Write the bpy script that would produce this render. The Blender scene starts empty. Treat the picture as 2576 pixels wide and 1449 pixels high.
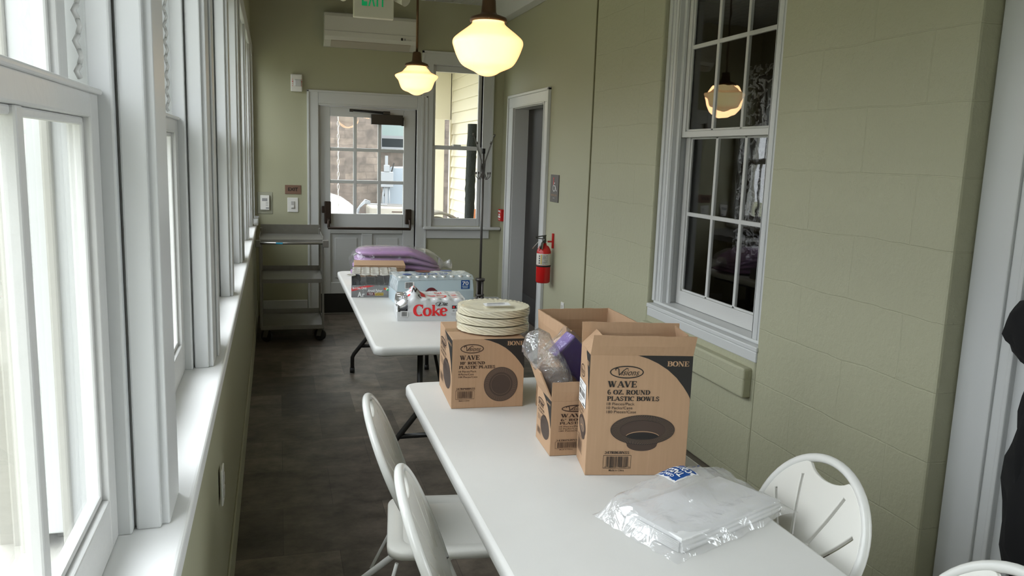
import bpy, bmesh, math, random
from mathutils import Vector, Matrix, noise
random.seed(7)
S = bpy.context.scene
COL = S.collection
PI = math.pi
# ------------------------------------------------------------------ camera
cam = bpy.data.objects.new('camera', bpy.data.cameras.new('camera'))
COL.objects.link(cam); S.camera = cam
cam.data.sensor_width = 36; cam.data.lens = 2006.7 / 2576 * 36
cam.data.clip_start = 0.02; cam.data.clip_end = 300
Rm = [[0.9602, -0.27726159, 0.03379316], [-0.01239155, -0.16315314, -0.98652294], [0.27903838, 0.94684057, -0.16009534]]
r_, d_, f_ = [Vector(v).normalized() for v in Rm]
f_ = f_.normalized(); r_ = (r_ - f_ * r_.dot(f_)).normalized(); d_ = f_.cross(r_)
mw = Matrix((r_, -d_, -f_)).transposed().to_4x4(); mw.translation = Vector((0, 0, 1.66))
cam.matrix_world = mw
# ------------------------------------------------------------------ world and light
S.view_settings.view_transform = 'Standard'; S.view_settings.look = 'None'
S.view_settings.gamma = 1.0; S.view_settings.use_curve_mapping = False
S.view_settings.exposure = -0.06
W = bpy.data.worlds.new('world'); S.world = W; W.use_nodes = True
bg = W.node_tree.nodes['Background']
bg.inputs[0].default_value = (0.90, 0.96, 1.0, 1)
_n = W.node_tree.nodes; _l = W.node_tree.links      # overcast sky: brighter towards the zenith
_t = _n.new('ShaderNodeTexCoord'); _s = _n.new('ShaderNodeSeparateXYZ'); _c = _n.new('ShaderNodeClamp'); _m = _n.new('ShaderNodeMath'); _m.operation = 'MULTIPLY_ADD'
_m.inputs[1].default_value = 10.0; _m.inputs[2].default_value = 4.0
_l.new(_t.outputs['Generated'], _s.inputs[0]); _l.new(_s.outputs[2], _c.inputs[0]); _l.new(_c.outputs[0], _m.inputs[0]); _l.new(_m.outputs[0], bg.inputs[1])

def portal(loc, sx, sy, rot):
    l = bpy.data.lights.new('window_portal', 'AREA'); l.shape = 'RECTANGLE'; l.size = sx; l.size_y = sy
    l.energy = 1; l.cycles.is_portal = True
    o = bpy.data.objects.new('window_portal', l); COL.objects.link(o); o.location = loc; o.rotation_euler = rot
portal((-0.56, 3.2, 1.9), 2.4, 11.0, (0, -PI / 2, 0))
portal((0.9, 8.75, 1.55), 0.9, 1.2, (-PI / 2, 0, 0))

# ------------------------------------------------------------------ materials
MATS = {}
def mat(name, col, rough=0.5, metal=0.0, bump=0, bscale=40, var=0, vscale=6, emit=None, estr=0, coat=0, spec=None, bdist=0.002):
    m = bpy.data.materials.new(name); m.use_nodes = True; nt = m.node_tree; b = nt.nodes['Principled BSDF']
    b.inputs['Base Color'].default_value = (*col, 1); b.inputs['Roughness'].default_value = rough
    b.inputs['Metallic'].default_value = metal; b.inputs['Coat Weight'].default_value = coat
    if spec is not None: b.inputs['Specular IOR Level'].default_value = spec
    if emit: b.inputs['Emission Color'].default_value = (*emit, 1); b.inputs['Emission Strength'].default_value = estr
    tc = nt.nodes.new('ShaderNodeTexCoord')
    if var:
        n = nt.nodes.new('ShaderNodeTexNoise'); n.inputs['Scale'].default_value = vscale; n.inputs['Detail'].default_value = 5
        nt.links.new(tc.outputs['Object'], n.inputs['Vector'])
        r = nt.nodes.new('ShaderNodeValToRGB'); r.color_ramp.elements[0].position = .3; r.color_ramp.elements[1].position = .7
        r.color_ramp.elements[0].color = (*[c * (1 - var) for c in col], 1); r.color_ramp.elements[1].color = (*[min(1, c * (1 + var)) for c in col], 1)
        nt.links.new(n.outputs['Fac'], r.inputs['Fac']); nt.links.new(r.outputs['Color'], b.inputs['Base Color'])
    if bump:
        n = nt.nodes.new('ShaderNodeTexNoise'); n.inputs['Scale'].default_value = bscale; n.inputs['Detail'].default_value = 4
        nt.links.new(tc.outputs['Object'], n.inputs['Vector'])
        bp = nt.nodes.new('ShaderNodeBump'); bp.inputs['Strength'].default_value = bump; bp.inputs['Distance'].default_value = bdist
        nt.links.new(n.outputs['Fac'], bp.inputs['Height']); nt.links.new(bp.outputs['Normal'], b.inputs['Normal'])
    MATS[name] = m
    return m

GREEN = (0.40, 0.395, 0.275)
wall_m = mat('sage_paint', GREEN, .55, bump=.15, bscale=120)
white_m = mat('white_trim_paint', (.57, .58, .575), .35, bump=.12, bscale=25)
whiteo_m = mat('cream_outside_paint', (.36, .35, .31), .5); porch_m = mat('cream_porch_paint', (.80, .75, .62), .5)
sill_m = mat('white_sill_paint', (.86, .86, .85), .3)
sash_m = mat('white_sash_paint', (.58, .58, .565), .35, bump=.3, bscale=60)
table_m = mat('table_plastic', (.66, .655, .63), .42, bump=.25, bscale=500, bdist=.0006, var=.03, vscale=3)
chair_m = mat('chair_resin', (.74, .73, .68), .32)
chairt_m = mat('chair_tube_enamel', (.72, .72, .69), .22)
steel_m = mat('brushed_steel', (.28, .27, .25), .38, metal=.85, var=.06, vscale=20)
steeld_m = mat('dark_steel', (.16, .15, .14), .45, metal=.7)
blackm = mat('black_metal', (.012, .011, .010), .4)
bronze_m = mat('dark_bronze', (.045, .030, .022), .35, metal=.6)
lampmetal_m = mat('aged_bronze_fitter', (.13, .075, .04), .4, metal=.7)
black_m = mat('black_print', (.012, .010, .009), .6)
brown_ink = mat('brown_ink', (.045, .022, .014), .7)
disc_ink = mat('halftone_ink', (.060, .038, .028), .75)
disc_ink2 = mat('halftone_ink_light', (.17, .115, .08), .75)
tan_m = mat('tan_print', (.42, .26, .15), .7)
rubber_m = mat('black_rubber', (.012, .012, .012), .6)
red_m = mat('red_enamel', (.55, .012, .012), .25)
redp_m = mat('red_print', (.72, .015, .02), .4)
white_p = mat('white_print', (.8, .8, .8), .5)
grey_p = mat('grey_print', (.3, .3, .3), .5)
silver_m = mat('silver_film_print', (.58, .59, .60), .25, bump=.5, bscale=30, bdist=.003)
silver_l = mat('silver_metal_can', (.75, .75, .76), .22, metal=.9)
blue_p = mat('blue_print', (.01, .07, .28), .4)
maroon_p = mat('maroon_print', (.13, .015, .02), .4)
ivory_m = mat('ivory_plastic', (.84, .78, .60), .35); platewrap_m = film_mat('plate_wrap', .03, .0, bstr=.3) if 0 else None
purple_m = mat('purple_cloth', (.36, .215, .40), .7, bump=.3, bscale=30)
dpurple_m = mat('deep_purple_plastic', (.035, .018, .12), .45)
lpurple_m = mat('light_purple_paper', (.20, .13, .38), .5)
sheet_m = mat('white_sheet_plastic', (.82, .82, .82), .4)
darkdoor_m = mat('dark_brown_door', (.022, .018, .016), .5)
kick_m = mat('door_kick_plate', (.035, .033, .033), .4, metal=.3)
sock_m = mat('switch_plastic', (.75, .74, .70), .35)
brownsign_m = mat('brown_sign', (.20, .115, .08), .45)
greysign_m = mat('grey_brown_sign', (.075, .065, .058), .4)
green_p = mat('green_letter', (.0, .30, .10), .4, emit=(0, .5, .15), estr=.25)
exit_m = mat('exit_sign_face', (.62, .60, .50), .5)
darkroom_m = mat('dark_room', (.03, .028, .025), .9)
lace_m = mat('lace_white', (.3, .3, .3), .9)
stonepale_m = mat('pale_stone_trim', (.45, .42, .38), .8)
cloth_black = mat('black_coat_cloth', (.004, .004, .005), .95)
turf_m = mat('dark_turf', (.012, .017, .013), .95, bump=1, bscale=120, bdist=.02)
orange_m = mat('orange_board', (.4, .13, .04), .7)
cush_m = mat('grey_striped_metal', (.30, .28, .25), .5)
lt_metal = mat('pale_grey_metal', (.20, .21, .22), .4)
car_m = mat('white_car_paint', (.45, .45, .45), .2, coat=.5)
beige_m = mat('beige_enamel', (.27, .25, .21), .5)
winglass_dark = mat('dark_window_pane', (.02, .025, .03), .08)
aqua_m = mat('pale_aqua_pane', (.20, .26, .25), .25)
shade_m = mat('orange_fabric_shade', (.6, .25, .07), .8, emit=(1, .40, .12), estr=1.0)
amber = mat('yellow_print', (.6, .42, .05), .5)
ltblue_p = mat('pale_blue_print', (.48, .58, .63), .35)
greyblue_p = mat('grey_blue_print', (.42, .50, .55), .35)
grass_card = None

def nodes(m): return m.node_tree.nodes, m.node_tree.links, m.node_tree.nodes['Principled BSDF']

# lamp glass: lit opal glass
lampglass = bpy.data.materials.new('lit_opal_glass'); lampglass.use_nodes = True
nd, lk, bs = nodes(lampglass)
bs.inputs['Base Color'].default_value = (.9, .85, .75, 1); bs.inputs['Roughness'].default_value = .15
lw = nd.new('ShaderNodeLayerWeight'); lw.inputs['Blend'].default_value = .38
rp = nd.new('ShaderNodeValToRGB'); rp.color_ramp.elements[0].color = (1, .83, .38, 1); rp.color_ramp.elements[1].color = (1, .48, .18, 1)
rp.color_ramp.elements[0].position = .1; rp.color_ramp.elements[1].position = .85
lk.new(lw.outputs['Facing'], rp.inputs[0]); lk.new(rp.outputs[0], bs.inputs['Emission Color']); bs.inputs['Emission Strength'].default_value = 1.45

# cardboard
card = bpy.data.materials.new('cardboard'); card.use_nodes = True
nd, lk, bs = nodes(card); bs.inputs['Roughness'].default_value = .8
tc = nd.new('ShaderNodeTexCoord'); mp = nd.new('ShaderNodeMapping'); mp.inputs['Scale'].default_value = (60, 60, 3)
lk.new(tc.outputs['Object'], mp.inputs['Vector']); n1 = nd.new('ShaderNodeTexNoise'); n1.inputs['Scale'].default_value = 2; n1.inputs['Detail'].default_value = 3
lk.new(mp.outputs[0], n1.inputs['Vector'])
rp = nd.new('ShaderNodeValToRGB'); rp.color_ramp.elements[0].color = (.405, .255, .150, 1); rp.color_ramp.elements[1].color = (.435, .275, .165, 1)
rp.color_ramp.elements[0].position = .3; rp.color_ramp.elements[1].position = .7
lk.new(n1.outputs['Fac'], rp.inputs[0]); lk.new(rp.outputs[0], bs.inputs['Base Color'])
bp = nd.new('ShaderNodeBump'); bp.inputs['Strength'].default_value = .15; bp.inputs['Distance'].default_value = .001
lk.new(n1.outputs['Fac'], bp.inputs['Height']); lk.new(bp.outputs[0], bs.inputs['Normal'])
tape_m = mat('brown_tape', (.27, .15, .08), .3)
cardedge = mat('cardboard_edge', (.30, .18, .10), .9, bump=.5, bscale=300)

# painted block wall
def block_mat():
    m = bpy.data.materials.new('painted_block'); m.use_nodes = True; nd, lk, bs = nodes(m)
    bs.inputs['Base Color'].default_value = (*GREEN, 1); bs.inputs['Roughness'].default_value = .5
    tc = nd.new('ShaderNodeTexCoord'); sp = nd.new('ShaderNodeSeparateXYZ'); cb = nd.new('ShaderNodeCombineXYZ'); ad = nd.new('ShaderNodeMath')
    lk.new(tc.outputs['Object'], sp.inputs[0]); lk.new(sp.outputs[1], ad.inputs[0]); lk.new(sp.outputs[0], ad.inputs[1])
    lk.new(ad.outputs[0], cb.inputs[0]); lk.new(sp.outputs[2], cb.inputs[1])
    wob = nd.new('ShaderNodeTexNoise'); wob.inputs['Scale'].default_value = 3; wob.inputs['Detail'].default_value = 3
    lk.new(tc.outputs['Object'], wob.inputs['Vector'])
    vm = nd.new('ShaderNodeVectorMath'); vm.operation = 'MULTIPLY_ADD'; vm.inputs[1].default_value = (.035, .035, 0)
    lk.new(wob.outputs['Color'], vm.inputs[0]); lk.new(cb.outputs[0], vm.inputs[2])
    mp = nd.new('ShaderNodeMapping'); mp.inputs['Location'].default_value = (.2, -.095, 0); lk.new(vm.outputs[0], mp.inputs[0])
    br = nd.new('ShaderNodeTexBrick'); br.inputs['Scale'].default_value = 1; br.inputs['Brick Width'].default_value = .62; br.inputs['Row Height'].default_value = .262
    br.inputs['Mortar Size'].default_value = .004; br.inputs['Mortar Smooth'].default_value = .6
    lk.new(mp.outputs[0], br.inputs['Vector'])
    inv = nd.new('ShaderNodeMath'); inv.operation = 'SUBTRACT'; inv.inputs[0].default_value = 1; lk.new(br.outputs['Fac'], inv.inputs[1])
    fade = nd.new('ShaderNodeTexNoise'); fade.inputs['Scale'].default_value = 2.2; lk.new(tc.outputs['Object'], fade.inputs['Vector'])
    n = nd.new('ShaderNodeTexNoise'); n.inputs['Scale'].default_value = 32; n.inputs['Detail'].default_value = 8; n.inputs['Roughness'].default_value = .65
    lk.new(tc.outputs['Object'], n.inputs['Vector'])
    b1 = nd.new('ShaderNodeBump'); b1.inputs['Strength'].default_value = .4; b1.inputs['Distance'].default_value = .006; lk.new(inv.outputs[0], b1.inputs['Height'])
    b2 = nd.new('ShaderNodeBump'); b2.inputs['Strength'].default_value = .7; b2.inputs['Distance'].default_value = .006; lk.new(n.outputs['Fac'], b2.inputs['Height'])
    lk.new(b1.outputs[0], b2.inputs['Normal']); lk.new(b2.outputs[0], bs.inputs['Normal'])
    return m
block_m = block_mat()

# floor: dark slate look vinyl tiles
def floor_mat():
    m = bpy.data.materials.new('slate_vinyl_tiles'); m.use_nodes = True; nd, lk, bs = nodes(m)
    tc = nd.new('ShaderNodeTexCoord')
    br = nd.new('ShaderNodeTexBrick'); br.inputs['Scale'].default_value = 1; br.inputs['Brick Width'].default_value = .46; br.inputs['Row Height'].default_value = .46
    br.inputs['Mortar Size'].default_value = .0012; br.offset = .5
    br.inputs['Color1'].default_value = (.042, .038, .034, 1); br.inputs['Color2'].default_value = (.10, .09, .08, 1); br.inputs['Mortar'].default_value = (.03, .027, .025, 1)
    lk.new(tc.outputs['Object'], br.inputs['Vector'])
    mp = nd.new('ShaderNodeMapping'); mp.inputs['Scale'].default_value = (1, 1.15, 1); lk.new(tc.outputs['Object'], mp.inputs[0])
    n = nd.new('ShaderNodeTexNoise'); n.inputs['Scale'].default_value = 5; n.inputs['Detail'].default_value = 9; n.inputs['Roughness'].default_value = .7
    lk.new(mp.outputs[0], n.inputs['Vector'])
    rp = nd.new('ShaderNodeValToRGB'); rp.color_ramp.elements[0].position = .32; rp.color_ramp.elements[1].position = .72
    rp.color_ramp.elements[0].color = (.65, .61, .56, 1); rp.color_ramp.elements[1].color = (2.9, 2.65, 2.4, 1)
    lk.new(n.outputs['Fac'], rp.inputs[0])
    mx = nd.new('ShaderNodeMix'); mx.data_type = 'RGBA'; mx.blend_type = 'MULTIPLY'; mx.inputs[0].default_value = 1
    lk.new(br.outputs['Color'], mx.inputs[6]); lk.new(rp.outputs[0], mx.inputs[7]); lk.new(mx.outputs[2], bs.inputs['Base Color'])
    bs.inputs['Roughness'].default_value = .42; bs.inputs['Specular IOR Level'].default_value = .35
    bp = nd.new('ShaderNodeBump'); bp.inputs['Strength'].default_value = .2; bp.inputs['Distance'].default_value = .002
    lk.new(n.outputs['Fac'], bp.inputs['Height']); lk.new(bp.outputs[0], bs.inputs['Normal'])
    return m
floor_m = floor_mat()

def stone_mat():
    m = bpy.data.materials.new('stone_masonry'); m.use_nodes = True; nd, lk, bs = nodes(m)
    tc = nd.new('ShaderNodeTexCoord'); sp = nd.new('ShaderNodeSeparateXYZ'); cb = nd.new('ShaderNodeCombineXYZ')
    lk.new(tc.outputs['Object'], sp.inputs[0]); lk.new(sp.outputs[0], cb.inputs[0]); lk.new(sp.outputs[2], cb.inputs[1])
    wob = nd.new('ShaderNodeTexNoise'); wob.inputs['Scale'].default_value = 1.5; lk.new(tc.outputs['Object'], wob.inputs['Vector'])
    vm = nd.new('ShaderNodeVectorMath'); vm.operation = 'MULTIPLY_ADD'; vm.inputs[1].default_value = (.18, .18, 0)
    lk.new(wob.outputs['Color'], vm.inputs[0]); lk.new(cb.outputs[0], vm.inputs[2])
    br = nd.new('ShaderNodeTexBrick'); br.inputs['Scale'].default_value = 1; br.inputs['Brick Width'].default_value = .42; br.inputs['Row Height'].default_value = .15
    br.inputs['Mortar Size'].default_value = .010; br.inputs['Mortar Smooth'].default_value = .3; br.squash = .7; br.squash_frequency = 3
    br.inputs['Color1'].default_value = (.155, .128, .108, 1); br.inputs['Color2'].default_value = (.09, .076, .068, 1); br.inputs['Mortar'].default_value = (.10, .085, .075, 1)
    lk.new(vm.outputs[0], br.inputs['Vector'])
    n = nd.new('ShaderNodeTexNoise'); n.inputs['Scale'].default_value = 7; n.inputs['Detail'].default_value = 6; lk.new(tc.outputs['Object'], n.inputs['Vector'])
    rp = nd.new('ShaderNodeValToRGB'); rp.color_ramp.elements[0].color = (.7, .68, .66, 1); rp.color_ramp.elements[1].color = (1.3, 1.25, 1.2, 1)
    rp.color_ramp.elements[0].position = .3; rp.color_ramp.elements[1].position = .7
    lk.new(n.outputs['Fac'], rp.inputs[0])
    mx = nd.new('ShaderNodeMix'); mx.data_type = 'RGBA'; mx.blend_type = 'MULTIPLY'; mx.inputs[0].default_value = 1
    lk.new(br.outputs['Color'], mx.inputs[6]); lk.new(rp.outputs[0], mx.inputs[7]); lk.new(mx.outputs[2], bs.inputs['Base Color'])
    bs.inputs['Roughness'].default_value = .9
    return m
stone_m = stone_mat()

def ground_mat():
    m = bpy.data.materials.new('lawn_with_leaves'); m.use_nodes = True; nd, lk, bs = nodes(m)
    tc = nd.new('ShaderNodeTexCoord'); n = nd.new('ShaderNodeTexNoise'); n.inputs['Scale'].default_value = 3.5; n.inputs['Detail'].default_value = 8; n.inputs['Roughness'].default_value = .7
    lk.new(tc.outputs['Object'], n.inputs['Vector']); rp = nd.new('ShaderNodeValToRGB'); cr = rp.color_ramp
    cr.elements[0].position = .38; cr.elements[0].color = (.07, .10, .045, 1); cr.elements[1].position = .62; cr.elements[1].color = (.30, .20, .15, 1)
    e = cr.elements.new(.5); e.color = (.13, .15, .08, 1)
    lk.new(n.outputs['Fac'], rp.inputs[0]); lk.new(rp.outputs[0], bs.inputs['Base Color']); bs.inputs['Roughness'].default_value = .95
    return m
lawn_m = ground_mat()
asphalt_m = mat('asphalt', (.16, .155, .15), .9, var=.2, vscale=3)
tree_m = mat('bare_woodland', (.20, .19, .18), .95, var=.5, vscale=2)

def film_mat(name, gloss=.35, white=.10, bscale=28, bstr=.9, tint=(1, 1, 1), gcol=(.95, .95, .95), wcol=(.8, .8, .82), bdist=.01):
    """thin clear wrap: mostly see-through, glossy on its creases, a little milky"""
    m = bpy.data.materials.new(name); m.use_nodes = True; nt = m.node_tree; nd, lk = nt.nodes, nt.links
    nd.remove(nd['Principled BSDF']); out = nd['Material Output']
    tr = nd.new('ShaderNodeBsdfTransparent'); tr.inputs[0].default_value = (*tint, 1)
    gl = nd.new('ShaderNodeBsdfGlossy'); gl.inputs['Color'].default_value = (*gcol, 1); gl.inputs['Roughness'].default_value = .12
    df = nd.new('ShaderNodeBsdfDiffuse'); df.inputs[0].default_value = (*wcol, 1)
    tc = nd.new('ShaderNodeTexCoord')
    vo = nd.new('ShaderNodeTexVoronoi'); vo.inputs['Scale'].default_value = bscale; lk.new(tc.outputs['Object'], vo.inputs['Vector'])
    n = nd.new('ShaderNodeTexNoise'); n.inputs['Scale'].default_value = bscale * .7; n.inputs['Detail'].default_value = 3; n.inputs['Distortion'].default_value = 1.2
    lk.new(tc.outputs['Object'], n.inputs['Vector'])
    ad = nd.new('ShaderNodeMath'); ad.operation = 'ADD'; lk.new(vo.outputs['Distance'], ad.inputs[0]); lk.new(n.outputs['Fac'], ad.inputs[1])
    bp = nd.new('ShaderNodeBump'); bp.inputs['Strength'].default_value = bstr; bp.inputs['Distance'].default_value = bdist
    lk.new(ad.outputs[0], bp.inputs['Height']); lk.new(bp.outputs[0], gl.inputs['Normal'])
    fr = nd.new('ShaderNodeFresnel'); fr.inputs['IOR'].default_value = 1.5; lk.new(bp.outputs[0], fr.inputs['Normal'])
    ge = nd.new('ShaderNodeNewGeometry'); io = nd.new('ShaderNodeMath'); io.operation = 'MULTIPLY_ADD'; io.inputs[1].default_value = 1 / 1.5 - 1.5; io.inputs[2].default_value = 1.5
    lk.new(ge.outputs['Backfacing'], io.inputs[0]); lk.new(io.outputs[0], fr.inputs['IOR'])
    mr = nd.new('ShaderNodeMath'); mr.operation = 'MULTIPLY_ADD'; mr.inputs[1].default_value = .5; mr.inputs[2].default_value = gloss * .3; mr.use_clamp = True
    lk.new(fr.outputs[0], mr.inputs[0])
    m1 = nd.new('ShaderNodeMixShader'); m1.inputs[0].default_value = white; lk.new(tr.outputs[0], m1.inputs[1]); lk.new(df.outputs[0], m1.inputs[2])
    m2 = nd.new('ShaderNodeMixShader'); lk.new(mr.outputs[0], m2.inputs[0]); lk.new(m1.outputs[0], m2.inputs[1]); lk.new(gl.outputs[0], m2.inputs[2])
    lk.new(m2.outputs[0], out.inputs[0])
    return m
film_m = film_mat('clear_shrink_wrap', .12, .03)
filmw_m = film_mat('milky_clear_bag', .32, .26, bscale=16, bstr=.9, bdist=.014, wcol=(.85, .85, .86))

def pane_mat(name, refl=1.0, tint=(1, 1, 1)):
    m = bpy.data.materials.new(name); m.use_nodes = True; nt = m.node_tree; nd, lk = nt.nodes, nt.links
    nd.remove(nd['Principled BSDF']); out = nd['Material Output']
    tr = nd.new('ShaderNodeBsdfTransparent'); tr.inputs[0].default_value = (*tint, 1)
    gl = nd.new('ShaderNodeBsdfGlossy'); gl.inputs['Roughness'].default_value = .01
    tc = nd.new('ShaderNodeTexCoord'); n = nd.new('ShaderNodeTexNoise'); n.inputs['Scale'].default_value = 4; lk.new(tc.outputs['Object'], n.inputs[0])
    bp = nd.new('ShaderNodeBump'); bp.inputs['Strength'].default_value = .08; bp.inputs['Distance'].default_value = .01
    lk.new(n.outputs['Fac'], bp.inputs['Height']); lk.new(bp.outputs[0], gl.inputs['Normal'])
    fr = nd.new('ShaderNodeFresnel'); fr.inputs['IOR'].default_value = 1.5
    ge = nd.new('ShaderNodeNewGeometry'); io = nd.new('ShaderNodeMath'); io.operation = 'MULTIPLY_ADD'; io.inputs[1].default_value = 1 / 1.5 - 1.5; io.inputs[2].default_value = 1.5
    lk.new(ge.outputs['Backfacing'], io.inputs[0]); lk.new(io.outputs[0], fr.inputs['IOR'])
    mu = nd.new('ShaderNodeMath'); mu.operation = 'MULTIPLY'; mu.inputs[1].default_value = refl; lk.new(fr.outputs[0], mu.inputs[0])
    mx = nd.new('ShaderNodeMixShader'); lk.new(mu.outputs[0], mx.inputs[0]); lk.new(tr.outputs[0], mx.inputs[1]); lk.new(gl.outputs[0], mx.inputs[2])
    lk.new(mx.outputs[0], out.inputs[0])
    return m
pane_m = pane_mat('window_glass'); pane_t = pane_mat('tinted_window_glass', 1.0, (.94, .94, .93))

# ------------------------------------------------------------------ mesh helpers
class MB:
    def __init__(s, xf=None):
        s.bm = bmesh.new(); s.xf = xf; s.mats = []
    def mi(s, m):
        if m not in s.mats: s.mats.append(m)
        return s.mats.index(m)
    def v(s, p):
        p = Vector(p)
        if s.xf is not None: p = s.xf(p) if callable(s.xf) else s.xf @ p
        return s.bm.verts.new(p)
    def face(s, pts, m=None, smooth=False):
        f = s.bm.faces.new([s.v(p) for p in pts]); f.material_index = s.mi(m); f.smooth = smooth; return f
    def grid(s, rows, m=None, smooth=True, closeu=False, closev=False):
        vs = [[s.v(p) for p in r] for r in rows]; k = s.mi(m)
        nr = len(vs); nc = len(vs[0])
        for i in range(nr if closeu else nr - 1):
            for j in range(nc if closev else nc - 1):
                try:
                    f = s.bm.faces.new((vs[i][j], vs[(i + 1) % nr][j], vs[(i + 1) % nr][(j + 1) % nc], vs[i][(j + 1) % nc]))
                    f.material_index = k; f.smooth = smooth
                except ValueError: pass
        return vs
    def box(s, x0, x1, y0, y1, z0, z1, m=None):
        c = [(x, y, z) for x in (x0, x1) for y in (y0, y1) for z in (z0, z1)]
        vs = [s.v(p) for p in c]; k = s.mi(m)
        for q in ((0, 1, 3, 2), (4, 6, 7, 5), (0, 4, 5, 1), (2, 3, 7, 6), (0, 2, 6, 4), (1, 5, 7, 3)):
            f = s.bm.faces.new([vs[i] for i in q]); f.material_index = k
        return s
    def obox(s, c, ax, ay, az, m=None):
        """oriented box: centre + three half-axis vectors"""
        c, ax, ay, az = map(Vector, (c, ax, ay, az))
        vs = [s.v(c + i * ax + j * ay + k * az) for i in (-1, 1) for j in (-1, 1) for k in (-1, 1)]; k = s.mi(m)
        for q in ((0, 1, 3, 2), (4, 6, 7, 5), (0, 4, 5, 1), (2, 3, 7, 6), (0, 2, 6, 4), (1, 5, 7, 3)):
            f = s.bm.faces.new([vs[i] for i in q]); f.material_index = k
        return s
    def tube(s, pts, r, n=12, m=None, closed=False, caps=True):
        pts = [Vector(p) for p in pts]; N = len(pts); rows = []
        t0 = (pts[1] - pts[0]).normalized(); up = Vector((0, 0, 1)) if abs(t0.z) < .9 else Vector((1, 0, 0))
        a = t0.cross(up).normalized()
        for i, p in enumerate(pts):
            if closed: t = (pts[(i + 1) % N] - pts[i - 1]).normalized()
            elif i == 0: t = t0
            elif i == N - 1: t = (pts[-1] - pts[-2]).normalized()
            else: t = (pts[i + 1] - pts[i - 1]).normalized()
            a = (a - t * a.dot(t)).normalized(); b = t.cross(a)
            rr = r[i] if isinstance(r, (list, tuple)) else r
            rows.append([p + (a * math.cos(q * 2 * PI / n) + b * math.sin(q * 2 * PI / n)) * rr for q in range(n)])
        vs = s.grid(rows, m, True, closed, True)
        if caps and not closed:
            for rw in (vs[0], vs[-1]):
                try: f = s.bm.faces.new(rw); f.material_index = s.mi(m)
                except ValueError: pass
        return s
    def cyl(s, a, b, r, n=20, m=None): return s.tube([a, b], r, n, m)
    def lathe(s, prof, c=(0, 0, 0), n=48, m=None, smooth=True):
        c = Vector(c); rows = [[c + Vector((r * math.cos(q * 2 * PI / n), r * math.sin(q * 2 * PI / n), z)) for q in range(n)] for r, z in prof]
        s.grid(rows, m, smooth, False, True); return s
    def prism(s, poly, w0, w1, axis='y', m=None):
        """2D polygon extruded along an axis"""
        def P(a, b, w): return {'y': (a, w, b), 'x': (w, a, b), 'z': (a, b, w)}[axis]
        n = len(poly); A = [s.v(P(a, b, w0)) for a, b in poly]; B = [s.v(P(a, b, w1)) for a, b in poly]; k = s.mi(m)
        for fs in (A[::-1], B): s.bm.faces.new(fs).material_index = k
        for i in range(n): s.bm.faces.new((A[i], A[(i + 1) % n], B[(i + 1) % n], B[i])).material_index = k
        return s
    def build(s, name, m=None, parent=None, bevel=0, seg=2, smooth=None, subsurf=0, solid=0):
        bm = s.bm
        bmesh.ops.recalc_face_normals(bm, faces=bm.faces)
        me = bpy.data.meshes.new(name); bm.to_mesh(me); bm.free()
        ms = s.mats if s.mats else [m]
        for q in ms: me.materials.append(q if q is not None else m)
        if smooth is not None:
            for p in me.polygons: p.use_smooth = smooth
        o = bpy.data.objects.new(name, me); COL.objects.link(o)
        if parent is not None:
            o.parent = parent
            if parent.type != 'EMPTY' or True: pass
        if solid: q = o.modifiers.new('s', 'SOLIDIFY'); q.thickness = solid; q.offset = 0
        if bevel: q = o.modifiers.new('b', 'BEVEL'); q.width = bevel; q.segments = seg; q.limit_method = 'ANGLE'; q.angle_limit = .7; q.harden_normals = False
        if subsurf: q = o.modifiers.new('u', 'SUBSURF'); q.levels = subsurf; q.render_levels = subsurf
        return o
def tag(o, label, cat, group=None):
    o['label'] = label; o['category'] = cat
    if group: o['group'] = group
    return o
def struct(o, label=None, cat=None):
    o['kind'] = 'structure'
    if label: o['label'] = label
    if cat: o['category'] = cat
    return o
def empty(name, loc=(0, 0, 0), rz=0):
    o = bpy.data.objects.new(name, None); COL.objects.link(o); o.location = loc; o.rotation_euler = (0, 0, rz); o.empty_display_size = .05
    return o
def copy_tree(o, parent=None):
    c = o.copy(); COL.objects.link(c)
    if parent is not None: c.parent = parent; c.matrix_parent_inverse = o.matrix_parent_inverse.copy()
    for ch in list(o.children): copy_tree(ch, c)
    return c
def plane2d(polys, z=0.0, extrude=0.0, bevel=0.0, res=12):
    """filled 2D outline with holes -> list of (verts, faces)"""
    cu = bpy.data.curves.new('t', 'CURVE'); cu.dimensions = '2D'; cu.fill_mode = 'BOTH'; cu.extrude = extrude; cu.bevel_depth = bevel; cu.bevel_resolution = 2
    for poly in polys:
        sp = cu.splines.new('POLY'); sp.points.add(len(poly) - 1); sp.use_cyclic_u = True
        for i, (a, b) in enumerate(poly): sp.points[i].co = (a, b, 0, 1)
    o = bpy.data.objects.new('t', cu); me = o.to_mesh()
    vs = [v.co.copy() for v in me.vertices]; fs = [tuple(p.vertices) for p in me.polygons]
    o.to_mesh_clear(); bpy.data.objects.remove(o); bpy.data.curves.remove(cu)
    return vs, fs
_tc = {}
def text2d(s, bold=0.0, shear=0.0):
    k = (s, bold, shear)
    if k not in _tc:
        cu = bpy.data.curves.new('t', 'FONT'); cu.body = s; cu.size = 1; cu.offset = bold; cu.shear = shear; cu.resolution_u = 3
        o = bpy.data.objects.new('t', cu); me = o.to_mesh()
        vs = [v.co.copy() for v in me.vertices]; fs = [tuple(p.vertices) for p in me.polygons]
        o.to_mesh_clear(); bpy.data.objects.remove(o); bpy.data.curves.remove(cu)
        if vs:
            x0 = min(v.x for v in vs); x1 = max(v.x for v in vs); y0 = min(v.y for v in vs); y1 = max(v.y for v in vs)
        else: x0 = y0 = 0; x1 = y1 = 1
        _tc[k] = (vs, fs, x0, x1, y0, y1)
    return _tc[k]
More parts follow.
